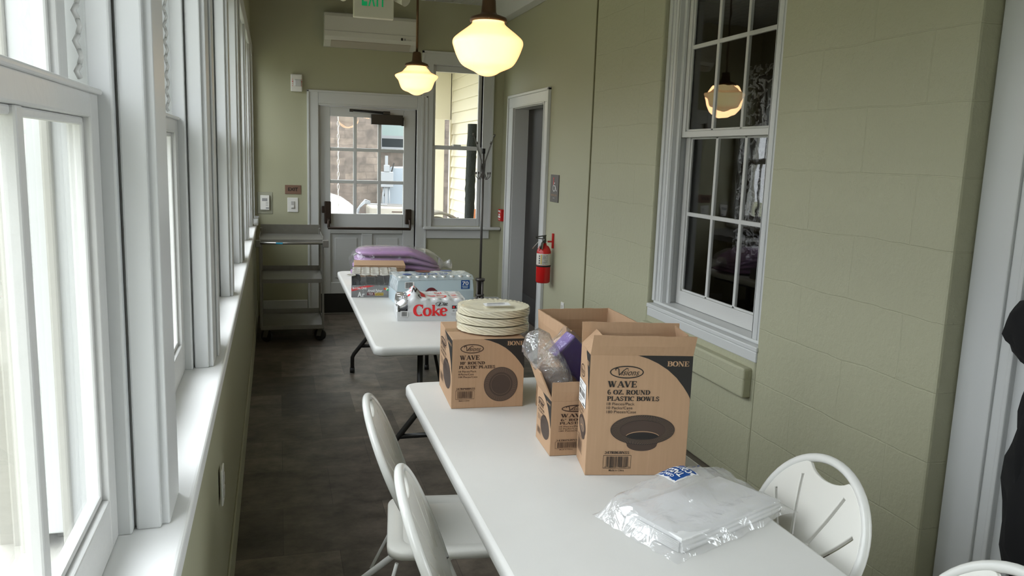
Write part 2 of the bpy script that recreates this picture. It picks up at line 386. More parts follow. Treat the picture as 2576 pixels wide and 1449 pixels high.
# small heavy serif capital font: strokes with a broad pen
def _arc(cx, cy, rx, ry, a0, a1, n=16):
    return [(cx + rx * math.cos(math.radians(a0 + (a1 - a0) * i / n)), cy + ry * math.sin(math.radians(a0 + (a1 - a0) * i / n))) for i in range(n + 1)]
T, t = .23, .085
GL = {
 'A': (.92, [([(.12, .04), (.44, .98)], t), ([(.44, .98), (.80, .04)], T), ([(.2, .34), (.66, .34)], t)], [(.12, .04, .15), (.80, .04, .18)]),
 'B': (.80, [([(.2, 0), (.2, 1)], T), ([(.2, .95)] + _arc(.4, .745, .24, .205, 90, -90, 10) + [(.2, .54)], 0), ([(.2, .53)] + _arc(.42, .29, .27, .25, 90, -90, 10) + [(.2, .04)], 0)], [(.2, .04, .2), (.2, .96, .2)]),
 'C': (.84, [(_arc(.45, .5, .36, .46, 50, 310), 0), ([(.72, .98), (.72, .66)], t)], []),
 'D': (.90, [([(.2, 0), (.2, 1)], T), ([(.2, .95)] + _arc(.38, .5, .38, .455, 90, -90) + [(.2, .04)], 0)], [(.2, .04, .2), (.2, .96, .2)]),
 'E': (.76, [([(.2, 0), (.2, 1)], T), ([(.2, .95), (.68, .95)], t), ([(.2, .52), (.52, .52)], t), ([(.2, .05), (.70, .05)], t), ([(.67, .99), (.67, .74)], t), ([(.69, .01), (.69, .29)], t), ([(.52, .64), (.52, .40)], t)], [(.2, .04, .2), (.2, .96, .2)]),
 'I': (.42, [([(.2, 0), (.2, 1)], T)], [(.2, .04, .2), (.2, .96, .2)]),
 'L': (.72, [([(.2, 0), (.2, 1)], T), ([(.2, .05), (.66, .05)], t), ([(.66, .01), (.66, .3)], t)], [(.2, .04, .2), (.2, .96, .2)]),
 'N': (.94, [([(.14, 0), (.14, 1)], t), ([(.16, .98), (.74, .04)], T), ([(.76, 0), (.76, 1)], t)], [(.14, .04, .14), (.12, .96, .14), (.76, .96, .14)]),
 'O': (.92, [(_arc(.45, .5, .34, .455, 0, 360, 28), 0)], []),
 'P': (.78, [([(.2, 0), (.2, 1)], T), ([(.2, .95)] + _arc(.4, .71, .26, .24, 90, -90, 12) + [(.2, .47)], 0)], [(.2, .04, .2), (.2, .96, .2)]),
 'R': (.88, [([(.2, 0), (.2, 1)], T), ([(.2, .95)] + _arc(.4, .73, .24, .22, 90, -90, 12) + [(.2, .51)], 0), ([(.42, .5), (.72, .06)], T)], [(.2, .04, .2), (.2, .96, .2), (.76, .04, .1)]),
 'S': (.70, [(_arc(.34, .73, .22, .22, 30, 180, 8) + [(.16, .62), (.5, .42)] + _arc(.34, .27, .23, .22, 40, -160, 9), .15), ([(.56, .96), (.56, .72)], t), ([(.11, .04), (.11, .30)], t)], []),
 'T': (.78, [([(.38, 0), (.38, 1)], T), ([(.05, .95), (.71, .95)], t), ([(.05, .99), (.05, .7)], t), ([(.71, .99), (.71, .7)], t)], [(.38, .04, .2)]),
 'U': (.90, [([(.2, 1), (.2, .34)] + _arc(.45, .3, .25, .26, 180, 250, 5), T), (_arc(.45, .3, .27, .26, 250, 360, 7) + [(.72, 1)], t)], [(.2, .96, .19), (.72, .96, .14)]),
 'V': (.88, [([(.14, .97), (.44, .03)], T), ([(.44, .03), (.74, .97)], t)], [(.14, .96, .17), (.74, .96, .13)]),
 'W': (1.22, [([(.14, .97), (.38, .03)], T), ([(.38, .03), (.58, .8)], t), ([(.52, .97), (.78, .03)], T), ([(.78, .03), (1.02, .97)], t)], [(.14, .96, .16), (.54, .96, .14), (1.02, .96, .13)]),
 'Z': (.78, [([(.64, .97), (.12, .03)], T), ([(.1, .95), (.66, .95)], t), ([(.08, .05), (.68, .05)], t), ([(.1, .99), (.1, .72)], t), ([(.67, .01), (.67, .3)], t)], []),
 '.': (.32, [([(.15, 0), (.15, .2)], T)], []),
 '"': (.42, [([(.10, 1), (.10, .68)], .11), ([(.28, 1), (.28, .68)], .11)], []),
 '0': (.72, [(_arc(.35, .5, .25, .455, 0, 360, 28), 0)], []),
 '1': (.5, [([(.25, 0), (.25, 1)], T), ([(.08, .82), (.25, .95)], t)], [(.25, .04, .19)]),
 '3': (.68, [(_arc(.3, .74, .22, .21, 150, -80, 9), .15), (_arc(.3, .28, .26, .24, 80, -160, 11), .16)], []),
 '4': (.72, [([(.46, 0), (.46, 1)], T), ([(.42, .96), (.06, .3)], t), ([(.05, .28), (.66, .28)], t)], [(.46, .04, .16)]),
 '6': (.72, [(_arc(.36, .5, .26, .46, 60, 270, 14), .17), (_arc(.36, .29, .24, .25, -90, 200, 14), .14)], []),
 '7': (.68, [([(.06, .95), (.6, .95)], .12), ([(.6, .93), (.24, .03)], .2), ([(.07, .99), (.07, .72)], t)], []),
 '8': (.72, [(_arc(.35, .73, .19, .22, 0, 360, 20), .14), (_arc(.35, .28, .24, .24, 0, 360, 20), .14)], []),
 'o': (.80, [(_arc(.40, .34, .29, .30, 0, 360, 28), 0)], []),
 'k': (.88, [([(.18, 0), (.18, 1.02)], T), ([(.2, .28), (.62, .62)], t), ([(.34, .40), (.70, .04)], .2)], [(.18, .04, .18), (.13, .99, .12), (.66, .63, .14), (.72, .04, .12)]),
 'e': (.80, [(_arc(.40, .34, .29, .30, 10, 320, 24), 0), ([(.16, .34), (.68, .40)], t)], []),
}
def serif_text(s):
    """-> list of quads in unit cap height, width"""
    x = 0; out = []
    for ch in s:
        if ch == ' ': x += .38; continue
        adv, strokes, ser = GL[ch]
        for pts, w in strokes:
            n = len(pts); L = []; R = []
            for i, (px, py) in enumerate(pts):
                a = pts[max(0, i - 1)]; b = pts[min(n - 1, i + 1)]
                if n > 3 and abs(pts[0][0] - pts[-1][0]) + abs(pts[0][1] - pts[-1][1]) < 1e-6 and i in (0, n - 1): a = pts[-2]; b = pts[1]
                dx, dy = b[0] - a[0], b[1] - a[1]; l = math.hypot(dx, dy) or 1; dx /= l; dy /= l
                hw = (w if w else t + (T - t + .03) * abs(dy) ** 1.3) / 2
                L.append((x + px - dy * hw, py + dx * hw)); R.append((x + px + dy * hw, py - dx * hw))
            for i in range(n - 1): out.append([L[i], L[i + 1], R[i + 1], R[i]])
        for sx, sy, hw in ser: out.append([(x + sx - hw, sy - .04), (x + sx + hw, sy - .04), (x + sx + hw, sy + .04), (x + sx - hw, sy + .04)])
        x += adv
    return out, x

class Print:
    """flat printing laid on a face: origin + u,v vectors (metres), tiny lift along n"""
    def __init__(s, o, u, v, W=1, H=1, lift=.0006):
        s.o, s.u, s.v = Vector(o), Vector(u).normalized(), Vector(v).normalized(); s.n = s.u.cross(s.v).normalized()
        s.W, s.H = W, H; s.lift = lift; s.mb = MB(); s.k = 0
    def P(s, a, b, l=0): return s.o + s.u * (a * s.W) + s.v * (b * s.H) + s.n * (s.lift * (1 + l))
    def poly(s, pts, m, l=0): s.mb.face([s.P(a, b, l) for a, b in pts], m); return s
    def rect(s, a0, b0, a1, b1, m, l=0): return s.poly([(a0, b0), (a1, b0), (a1, b1), (a0, b1)], m, l)
    def ell(s, ca, cb, ra, rb, m, l=0, n=40): return s.poly([(ca + ra * math.cos(i * 2 * PI / n), cb + rb * math.sin(i * 2 * PI / n)) for i in range(n)], m, l)
    def ring(s, ca, cb, ra, rb, w, m, l=0, a0=0, a1=360, n=40):
        wb = w * s.W / s.H
        for i in range(n):
            q0 = math.radians(a0 + (a1 - a0) * i / n); q1 = math.radians(a0 + (a1 - a0) * (i + 1) / n)
            s.poly([(ca + ra * math.cos(q0), cb + rb * math.sin(q0)), (ca + ra * math.cos(q1), cb + rb * math.sin(q1)),
                    (ca + (ra - w) * math.cos(q1), cb + (rb - wb) * math.sin(q1)), (ca + (ra - w) * math.cos(q0), cb + (rb - wb) * math.sin(q0))], m, l)
        return s
    def text(s, txt, a0, b0, a1, b1, m, l=1, bold=.0, shear=0.0, rot=False):
        vs, fs, x0, x1, y0, y1 = text2d(txt, bold, shear)
        k = s.mb.mi(m); nv = []
        for v in vs:
            p = (v.x - x0) / max(1e-6, x1 - x0); q = (v.y - y0) / max(1e-6, y1 - y0)
            if rot: p, q = 1 - q, p
            nv.append(s.mb.bm.verts.new(s.P(a0 + p * (a1 - a0), b0 + q * (b1 - b0), l)))
        for f in fs:
            try: s.mb.bm.faces.new([nv[i] for i in f]).material_index = k
            except ValueError: pass
        return s
    def serif(s, txt, a0, b0, a1, b1, m, l=1):
        qs, w = serif_text(txt)
        for q in qs: s.poly([(a0 + x / w * (a1 - a0), b0 + y * (b1 - b0)) for x, y in q], m, l)
        return s
    def barcode(s, a0, b0, a1, b1, m, l=1, seed=3, frame=True):
        rnd = random.Random(seed); w = a1 - a0; h = b1 - b0
        if frame:
            e = .012 * w
            for r in ((a0, b0, a1, b0 + .03 * h), (a0, b1 - .03 * h, a1, b1), (a0, b0, a0 + e, b1), (a1 - e, b0, a1, b1)): s.rect(*r, m, l)
            a0 += .1 * w; a1 -= .1 * w; b0 += .1 * h; b1 -= .1 * h; w = a1 - a0
        x = a0
        while x < a1:
            d = w * rnd.choice((.012, .02, .03)); s.rect(x, b0, min(x + d, a1), b1, m, l); x += d + w * rnd.choice((.012, .02, .028))
        return s
    def build(s, name, parent): 
        me_o = s.mb; bm = me_o.bm
        me = bpy.data.meshes.new(name); bm.to_mesh(me); bm.free()
        for q in me_o.mats: me.materials.append(q)
        o = bpy.data.objects.new(name, me); COL.objects.link(o); o.parent = parent
        return o

# ================================================================== SETTING
YB = 8.32; XR = 2.29; ZC = 3.20; Y0 = -2.2
def LX(p):      # the window wall runs very slightly out of square
    return Vector((p.x - .0055 * (p.y - 1.4), p.y, p.z))
struct(MB().box(-.30, 4.2, Y0, YB + .14, -.06, 0).build('floor', floor_m))
# ceiling: white beadboard
cb = MB()
x = -.45
while x < 2.2: cb.box(x, x + .085, Y0, YB, ZC, ZC + .05); x += .09
cb.box(-.45, 4.3, Y0, YB + .2, ZC + .012, ZC + .12)
struct(cb.build('ceiling', white_m, bevel=.006, seg=1))
struct(MB().prism([(2.08, ZC + .01), (2.12, 3.12), (2.185, 3.045), (2.288, 3.045), (2.288, ZC + .01)], 2.26, YB - .002, 'y').build('trim_soffit', white_m, bevel=.006))
# back wall with door and window openings
bw = MB()
for a in ((-.40, .39, 0, ZC), (.39, 1.37, 2.13, ZC), (1.37, 1.535, 0, ZC), (1.535, 2.065, 0, .93), (1.535, 2.065, 2.585, ZC), (2.065, 2.45, 0, ZC)):
    bw.box(a[0], a[1], YB, YB + .15, a[2], a[3])
struct(bw.build('wall_back', wall_m))
# right wall: smooth part with doorway
rw = MB()
for a in ((7.88, YB + .1, 0, ZC), (6.90, 7.88, 2.16, ZC), (5.755, 6.90, 0, ZC)): rw.box(XR, XR + .15, a[0], a[1], a[2], a[3])
struct(rw.build('wall_right', wall_m))
rb = MB()
for a in ((4.645, 5.75, 0, ZC), (3.385, 4.645, 0, .745), (3.385, 4.645, 2.95, ZC), (2.256, 3.385, 0, ZC)): rb.box(XR - .006, XR + .135, a[0], a[1], a[2], a[3])
struct(rb.build('wall_right_block', block_m, bevel=.010, seg=2))
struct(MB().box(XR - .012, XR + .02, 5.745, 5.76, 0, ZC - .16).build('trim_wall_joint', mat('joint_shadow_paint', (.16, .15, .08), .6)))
struct(MB().box(2.392, 2.55, Y0, 2.30, 2.45, ZC).box(2.392, 2.55, 2.12, 2.30, 0, 2.45).build('wall_right_return', wall_m))
struct(MB().box(-.4, 4.3, Y0 - .1, Y0, 0, ZC).build('wall_front', wall_m))
# panelled door frame at the extreme right
fr = MB()
fr.box(2.365, 2.392, 2.10, 2.250, 0, 2.44).box(2.375, 2.392, 2.04, 2.10, 0, 2.40).box(2.362, 2.392, 2.035, 2.055, 0, 2.40)
fr.box(2.385, 2.40, 1.96, 2.04, 0, 2.36).box(2.37, 2.40, 1.955, 1.975, 0, 2.36).box(2.40, 2.44, .9, 2.05, 0, 2.5)
fr.box(2.365, 2.392, .9, 2.25, 2.33, 2.45)
struct(fr.build('door_3', white_m, bevel=.005))
# cornice under windows etc: left (window) wall
lw_ = MB(LX)
lw_.box(-.42, -.187, Y0, YB, 0, .965).box(-.42, -.205, Y0, YB, 2.66, ZC)
struct(lw_.build('wall_left', wall_m))
struct(MB(LX).box(-.33, -.163, Y0, YB, .955, 1.0).build('trim_window_sill', sill_m, bevel=.008, seg=3))
struct(MB(LX).box(-.187, -.178, Y0, YB, 0, .16).build('baseboard_left', wall_m, bevel=.003))
struct(MB().box(-.2, .27, YB - .018, YB, 0, .16).box(1.49, 2.29, YB - .018, YB, 0, .16).build('baseboard_back', white_m, bevel=.005))
struct(MB().box(XR - .018, XR, 8.09, YB - .02, 0, .16).box(XR - .018, XR, 5.77, 6.75, 0, .16).build('baseboard_right', white_m, bevel=.005))
struct(MB(LX).box(-.215, -.19, Y0, YB - .01, 2.535, 2.66).build('trim_window_head', white_m, bevel=.006))

OPEN = [(.58, 1.44), (1.58, 2.53), (2.83, 3.78), (3.90, 4.90), (5.17, 6.17), (6.30, 7.27), (7.55, 8.24)]
# posts between windows
ends = [(Y0 + .01, OPEN[0][0])] + [(OPEN[i][1], OPEN[i + 1][0]) for i in range(len(OPEN) - 1)] + [(OPEN[-1][1], YB)]
for i, (a, b) in enumerate(ends):
    p = MB(LX)
    p.box(-.40, -.192, a, b, 1.0, 2.56)
    if b - a > .2: p.box(-.192, -.184, a + .13, b - .10, 1.0, 2.56)
    for (x0, x1, d) in ((-.245, -.205, .014), (-.285, -.249, .030)):
        p.box(x0, x1, a - d, b + d, 1.0, 2.56)
    struct(p.build('trim_%d' % (i + 1), white_m, bevel=.0035, seg=2))
    q = MB(LX)     # outside face boards and pilaster
    q.box(-.425, -.40, a - .01, b + .01, .95, 2.7).box(-.445, -.42, a + .02, b - .02, .95, 2.7).box(-.47, -.44, a + .03, b - .03, .95, 2.7)
    q.box(-.36, -.345, a - .012, b + .012, .98, 2.6)
    struct(q.build('trim_outside_%d' % (i + 1), whiteo_m, bevel=.004))
struct(MB(LX).box(-.52, -.33, Y0, YB, .90, .975).box(-.50, -.40, Y0, YB, 2.6, 3.0).box(-.40, -.2, Y0, YB, 2.565, 2.66).build('trim_outside_sill', whiteo_m))

def sash(mb, x0, x1, a, b, z0, z1, st, bot, top, mun=0, mz=(), mw=.028):
    """sash lying in a plane x=const (a..b along y)"""
    mb.box(x0, x1, a, a + st, z0, z1).box(x0, x1, b - st, b, z0, z1)
    mb.box(x0, x1, a + st, b - st, z0, z0 + bot).box(x0, x1, a + st, b - st, z1 - top, z1)
    d = (x1 - x0); xm0, xm1 = x0 + d * .3, x1 - d * .12
    e = .012   # moulded inner step
    for (y0, y1) in ((a + st, a + st + e), (b - st - e, b - st)): mb.box(x0 + d * .3, x1 - d * .3, y0, y1, z0 + bot, z1 - top)
    mb.box(x0 + d * .3, x1 - d * .3, a + st, b - st, z0 + bot, z0 + bot + e).box(x0 + d * .3, x1 - d * .3, a + st, b - st, z1 - top - e, z1 - top)
    for i in range(mun):
        y = a + st + (b - a - 2 * st) * (i + 1) / (mun + 1)
        mb.box(xm0, xm1, y - mw / 2, y + mw / 2, z0 + bot, z1 - top)
    for z in mz: mb.box(xm0 + .0007, xm1 - .0007, a + st, b - st, z - mw / 2, z + mw / 2)
for i, (a, b) in enumerate(OPEN):
    lo = MB(LX); sash(lo, -.305, -.270, a + .032, b - .032, 1.001, 1.745, .055, .09, .045, 1)
    # lift lip on the meeting rail
    lo.box(-.27, -.263, a + .032, b - .032, 1.735, 1.745)
    w = struct(lo.build('window_%d' % (i + 1), sash_m, bevel=.004))
    up = MB(LX); sash(up, -.344, -.309, a + .032, b - .032, 1.705, 2.56, .055, .042, .06, 1)
    up.build('upper_sash', sash_m, w, bevel=.004)
    MB(LX).box(-.290, -.287, a + .08, b - .08, 1.08, 1.71).build('pane', pane_m, w)
    MB(LX).box(-.329, -.326, a + .08, b - .08, 1.74, 2.51).build('pane', pane_m, w)
    if i < 4:
        ch = MB(LX)
        for side in (b - .028,):
            z = 1.76
            k = 0
            while z < 2.53:
                ch.tube([(-.293, side - .004, z), (-.293 + (.004 if k % 2 else -.004), side - .009, z + .010), (-.293, side - .004, z + .02)], .0042, 6)
                z += .0225; k += 1
        ch.build('sash_chain', sash_m, w)

# ---- back door
d1 = MB(); DY = YB + .055
# casing
d1.box(.28, .385, YB - .018, YB + .01, 0, 2.25).box(1.375, 1.475, YB - .018, YB + .01, 0, 2.25).box(.3855, 1.3745, YB - .018, YB + .01, 2.135, 2.25)
d1.box(.275, .297, YB - .028, YB + .01, 0, 2.262).box(1.463, 1.483, YB - .028, YB + .01, 0, 2.262).box(.275, 1.483, YB - .028, YB + .01, 2.243, 2.264)
d1.box(.355, .39, YB - .012, YB + .14, 0, 2.145).box(1.37, 1.405, YB - .012, YB + .14, 0, 2.145).box(.355, 1.405, YB - .012, YB + .14, 2.118, 2.15)
d1.box(.39, .405, YB + .02, YB + .03, 0, 2.12)
door = struct(d1.build('door_1', white_m, bevel=.004))
dl = MB(); y0, y1 = YB + .03, YB + .072; X0, X1 = .395, 1.365; Z1 = 2.115
GX0, GX1, GZ0, GZ1 = .503, 1.243, 1.045, 2.02
dl.box(X0, GX0, y0, y1, .002, Z1).box(GX1, X1, y0, y1, .002, Z1).box(X0 - .01, X1 + .01, y0 + .01, y1 + .07, -.06, .012).box(GX0, GX1, y0, y1, GZ1, Z1).box(GX0, GX1, y0, y1, .84, GZ0)
dl.box(GX0, GX1, y0, y1, .002, .33).box((GX0 + GX1) / 2 - .055, (GX0 + GX1) / 2 + .055, y0, y1, .33, .84)
dl.box(GX0 - .001, GX1 + .001, y0 + .018, y1 - .004, .32, .85)
for c in (.503, .928):
    dl.box(c + .045, c + .27, y0 + .010, y0 + .02, .375, .795)
for k in (1, 2):
    x = GX0 + (GX1 - GX0) * k / 3; dl.box(x - .017, x + .017, y0 + .006, y1 - .004, GZ0, GZ1)
    z = GZ0 + (GZ1 - GZ0) * k / 3; dl.box(GX0, GX1, y0 + .0068, y1 - .0047, z - .017, z + .017)
dlo = dl.build('door_leaf', white_m, door, bevel=.005)
MB().box(GX0, GX1, y0 + .024, y0 + .027, GZ0, GZ1).build('pane', pane_t, dlo)
MB().box(X0 + .005, X1 - .005, y0 - .003, y0 - .0003, .012, .215).build('kick_plate', blackm, door)
cl = MB().box(.905, 1.225, y0 - .06, y0 - .001, 1.955, 2.055).box(1.215, 1.235, y0 - .055, y0 - .001, 1.95, 2.035)
cl.tube([(1.05, y0 - .075, 2.075), (.70, y0 - .09, 2.085)], .010, 8).tube([(.70, y0 - .09, 2.078), (1.08, y0 - .03, 2.066)], .007, 8)
cl.box(1.02, 1.09, y0 - .085, y0 - .02, 2.055, 2.088).box(.685, .72, y0 - .105, y0 - .075, 2.066, 2.094)
cl.build('door_closer', blackm, door, bevel=.004)
pb = MB()
pb.box(.44, .505, y0 - .055, y0 - .001, .945, 1.17).box(.415, .442, y0 - .03, y0 - .001, 1.05, 1.12).box(1.262, 1.325, y0 - .055, y0 - .001, .945, 1.10)
pb.tube([(.478, y0 - .045, 1.0), (.478, y0 - .09, .97), (.478, y0 - .10, .905)], .013, 10).tube([(1.305, y0 - .045, 1.0), (1.305, y0 - .09, .97), (1.305, y0 - .10, .900)], .013, 10)
pb.tube([(.47, y0 - .10, .905), (1.313, y0 - .10, .900)], .0145, 14)
pb.build('push_bar', bronze_m, door, bevel=.006)

# ---- window in the back wall
bwn = MB(); c0, c1, c2, c3 = 1.42, 1.535, 2.065, 2.17
bwn.box(c0, c1 - .0005, YB - .02, YB + .01, .925, 2.585).box(c2 + .0005, c3, YB - .02, YB + .01, .925, 2.585).box(c0, c3, YB - .02, YB + .01, 2.5855, 2.70)
bwn.box(c0 - .004, c0 + .016, YB - .032, YB, .925, 2.71).box(c3 - .014, c3 + .006, YB - .032, YB, .925, 2.71).box(c0 - .004, c3 + .006, YB - .032, YB, 2.69, 2.712)
bwn.box(1.535, 1.5355, YB, YB + .1, .93, 2.585)
for (a, b) in ((1.522, 1.535), (2.065, 2.078)): bwn.box(a, b, YB - .006, YB + .12, .92, 2.6)
bwn.box(1.52, 2.08, YB - .006, YB + .12, 2.58, 2.6)
win = struct(bwn.build('window_8', white_m, bevel=.004))
st = MB().box(1.445, 2.285, YB - .062, YB + .06, .893, .925); st.build('window_stool', white_m, win, bevel=.012, seg=3)
MB().box(1.475, 2.165, YB - .02, YB - .001, .80, .893).build('apron', white_m, win, bevel=.004)
def sashx(mb, y0, y1, a, b, z0, z1, st, bot, top):
    mb.box(a, a + st, y0, y1, z0, z1).box(b - st, b, y0, y1, z0, z1).box(a + st, b - st, y0, y1, z0, z0 + bot).box(a + st, b - st, y0, y1, z1 - top, z1)
s1 = MB(); sashx(s1, YB + .012, YB + .045, 1.536, 2.064, .926, 1.765, .036, .085, .036); s1.box(1.76, 1.84, YB + .0, YB + .04, 1.765, 1.785)
s1.build('lower_sash', white_m, win, bevel=.003)
s2 = MB(); sashx(s2, YB + .05, YB + .083, 1.536, 2.064, 1.735, 2.58, .036, .036, .06); s2.build('upper_sash', white_m, win, bevel=.003)
MB().box(1.57, 2.03, YB + .028, YB + .031, 1.01, 1.735).build('pane', pane_t, win)
MB().box(1.57, 2.03, YB + .065, YB + .068, 1.77, 2.53).build('pane', pane_t, win)

# ---- doorway in the right wall
d2 = MB()
d2.box(XR - .018, XR + .01, 6.775, 6.895, 0, 2.165).box(XR - .018, XR + .01, 7.885, 8.06, 0, 2.165).box(XR - .018, XR + .01, 6.775, 8.06, 2.165, 2.275)
d2.box(XR - .030, XR, 6.76, 6.785, 0, 2.285).box(XR - .030, XR, 8.04, 8.07, 0, 2.285).box(XR - .030, XR, 6.76, 8.07, 2.262, 2.288)
d2.box(XR - .024, XR, 6.885, 6.90, 0, 2.17).box(XR - .024, XR, 7.875, 7.89, 0, 2.17).box(XR - .024, XR, 6.885, 7.89, 2.158, 2.172)
d2.box(XR - .005, XR + .15, 7.872, 7.89, 0, 2.17).box(XR - .005, XR + .15, 6.885, 6.905, 0, 2.17).box(XR - .005, XR + .15, 6.9, 7.88, 2.15, 2.17)
dr2 = struct(d2.build('door_2', white_m, bevel=.004))
MB().box(XR + .145, XR + .18, 6.86, 7.92, .005, 2.17).build('door_leaf', darkdoor_m, dr2)
MB().box(XR + .141, XR + .1445, 6.93, 7.86, .03, .28).build('kick_plate', kick_m, dr2)

# ---- old sash window in the block wall, onto a dark room
wb = MB(); ya, yb = 3.392, 4.640; CX = XR + .035
wb.box(CX, CX + .025, ya, ya + .115, .785, 2.93).box(CX, CX + .025, yb - .115, yb, .785, 2.93).box(CX, CX + .025, ya, yb, 2.85, 2.94)
for (q0, q1, e) in ((yb - .035, yb, -.012), (yb - .075, yb - .06, -.006), (ya, ya + .03, -.012), (ya + .06, ya + .075, -.006)): wb.box(CX + e, CX + .02, q0, q1, .785, 2.93)
wb.box(CX + .0, CX + .12, ya + .103, ya + .118, .785, 2.9).box(CX, CX + .12, yb - .118, yb - .103, .785, 2.9)
wb.box(CX + .03, CX + .05, yb - .145, yb - .117, .785, 2.9).box(CX + .03, CX + .05, ya + .117, ya + .13, .785, 2.9)
win2 = struct(wb.build('window_9', white_m, bevel=.004))
sl = MB().box(XR - .018, CX + .10, 3.372, 4.628, .745, .772).box(XR - .014, CX + .02, 3.378, 4.622, .690, .746).box(CX - .01, CX + .12, 3.4, 4.62, .772, .790)
sl.build('window_stool', white_m, win2, bevel=.006)
u = MB(); sash(u, CX + .052, CX + .085, 3.510, 4.506, 1.822, 2.92, .045, .036, .06, 2, (2.352,), .024); u.build('upper_sash', sash_m, win2, bevel=.003)
l = MB(); sash(l, CX + .09, CX + .123, 3.510, 4.506, .792, 1.86, .045, .085, .036, 2, (1.358,), .024); l.build('lower_sash', sash_m, win2, bevel=.003)
MB(lambda q: Vector((q.x + .028 * (q.y - 4.0), q.y, q.z))).box(CX + .064, CX + .067, 3.55, 4.47, 1.85, 2.88).build('pane', pane_m, win2)
MB().box(CX + .104, CX + .107, 3.55, 4.47, .87, 1.84).build('pane', pane_m, win2)
struct(MB().box(XR - .055, XR, 3.41, 4.63, .50, .655).build('trim_stone_sill', block_m, bevel=.012, seg=3))
# the dark room behind it
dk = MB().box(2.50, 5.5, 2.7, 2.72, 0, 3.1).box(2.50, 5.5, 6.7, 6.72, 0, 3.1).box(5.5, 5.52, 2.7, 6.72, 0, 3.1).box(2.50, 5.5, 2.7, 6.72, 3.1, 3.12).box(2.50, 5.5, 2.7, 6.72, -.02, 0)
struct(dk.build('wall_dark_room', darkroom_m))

# ---- outside
struct(MB().box(-40, -.52, -30, 45, -.62, -.6).build('floor_lawn', lawn_m))
struct(MB().box(-.52, 30, YB + .16, 45, -.62, -.12).build('floor_yard', asphalt_m))
tr = MB(); rnd = random.Random(4)
prev = None
for i in range(60):
    y = -20 + i; h = 4.5 + 2 * noise.noise(Vector((i * .3, 0, 0)))
    tr.box(-34 + rnd.random() * 2, -30, y, y + 1.02, -.6, h)
o = tag(tr.build('tree_line', tree_m), 'grey bare woodland far beyond the lawn on the left', 'trees'); o['kind'] = 'stuff'

# ================================================================== PENDANTS
def pendant(name, x, y, zc, prof, neck, label, zfit):
    e = empty(name, (x, y, zc))
    MB().lathe(prof, n=64).build('glass_shade', lampglass, e)
    f = [(0.001, zfit + .105), (.028, zfit + .105), (.034, zfit + .095), (.038, zfit + .04), (.044, zfit + .028), (neck + .008, zfit + .012), (neck + .012, zfit + .004), (neck + .012, zfit - .008), (neck - .004, zfit - .008), (.001, zfit)]
    fm = MB().lathe(f, n=48)
    for q in range(3):
        a = q * 2.09 + .3; fm.tube([(math.cos(a) * (neck + .008), math.sin(a) * (neck + .008), zfit - .002), (math.cos(a) * (neck + .03), math.sin(a) * (neck + .03), zfit - .002)], .003, 6)
    fm.build('fitter', lampmetal_m, e)
    MB().cyl((0, 0, zfit + .1), (0, 0, ZC - zc - .01), .0095, 14).build('stem', lampmetal_m, e)
    MB().lathe([(.001, ZC - zc), (.062, ZC - zc), (.062, ZC - zc - .012), (.03, ZC - zc - .03), (.001, ZC - zc - .032)], n=32).build('canopy', lampmetal_m, e)
    l = bpy.data.lights.new('bulb', 'POINT'); l.energy = 9; l.color = (1, .62, .30); l.shadow_soft_size = .16
    o = bpy.data.objects.new('bulb', l); COL.objects.link(o); o.parent = e; o.location = (0, 0, -.04)
    l.energy = LAMP_W
    return tag(e, label, 'pendant lamp')
LAMP_W = 10
sm = lambda pts: pts
def smooth_prof(P, n=6):
    out = []
    for i in range(len(P) - 1):
        p0 = P[max(0, i - 1)]; p1 = P[i]; p2 = P[i + 1]; p3 = P[min(len(P) - 1, i + 2)]
        for k in range(n):
            s = k / n; q = []
            for c in (0, 1):
                q.append(.5 * (2 * p1[c] + (-p0[c] + p2[c]) * s + (2 * p0[c] - 5 * p1[c] + 4 * p2[c] - p3[c]) * s * s + (-p0[c] + 3 * p1[c] - 3 * p2[c] + p3[c]) * s ** 3))
            out.append((max(.0008, q[0]), q[1]))
    out.append(P[-1]); return out
profA = smooth_prof([(.082, .110), (.083, .095), (.100, .078), (.150, .040), (.174, .018), (.180, .000), (.176, -.020), (.160, -.062), (.140, -.098), (.118, -.118), (.070, -.140), (.045, -.155), (.020, -.163), (.0008, -.165)])
pendant('pendant_lamp', 1.03, 4.08, 2.235, profA, .082, 'larger nearer schoolhouse pendant lamp with smooth wide glass shade, lit', .112)
profB = smooth_prof([(.080, .090), (.080, .078), (.098, .058), (.118, .036), (.150, .022), (.172, .010), (.170, -.004), (.148, -.030), (.136, -.060), (.122, -.092), (.100, -.110), (.066, -.122), (.040, -.136), (.018, -.144), (.0008, -.146)])
pendant('pendant_lamp', 1.08, 6.60, 2.285, profB, .082, 'smaller farther schoolhouse pendant lamp with flared rim glass shade, lit, near the back door', .090)

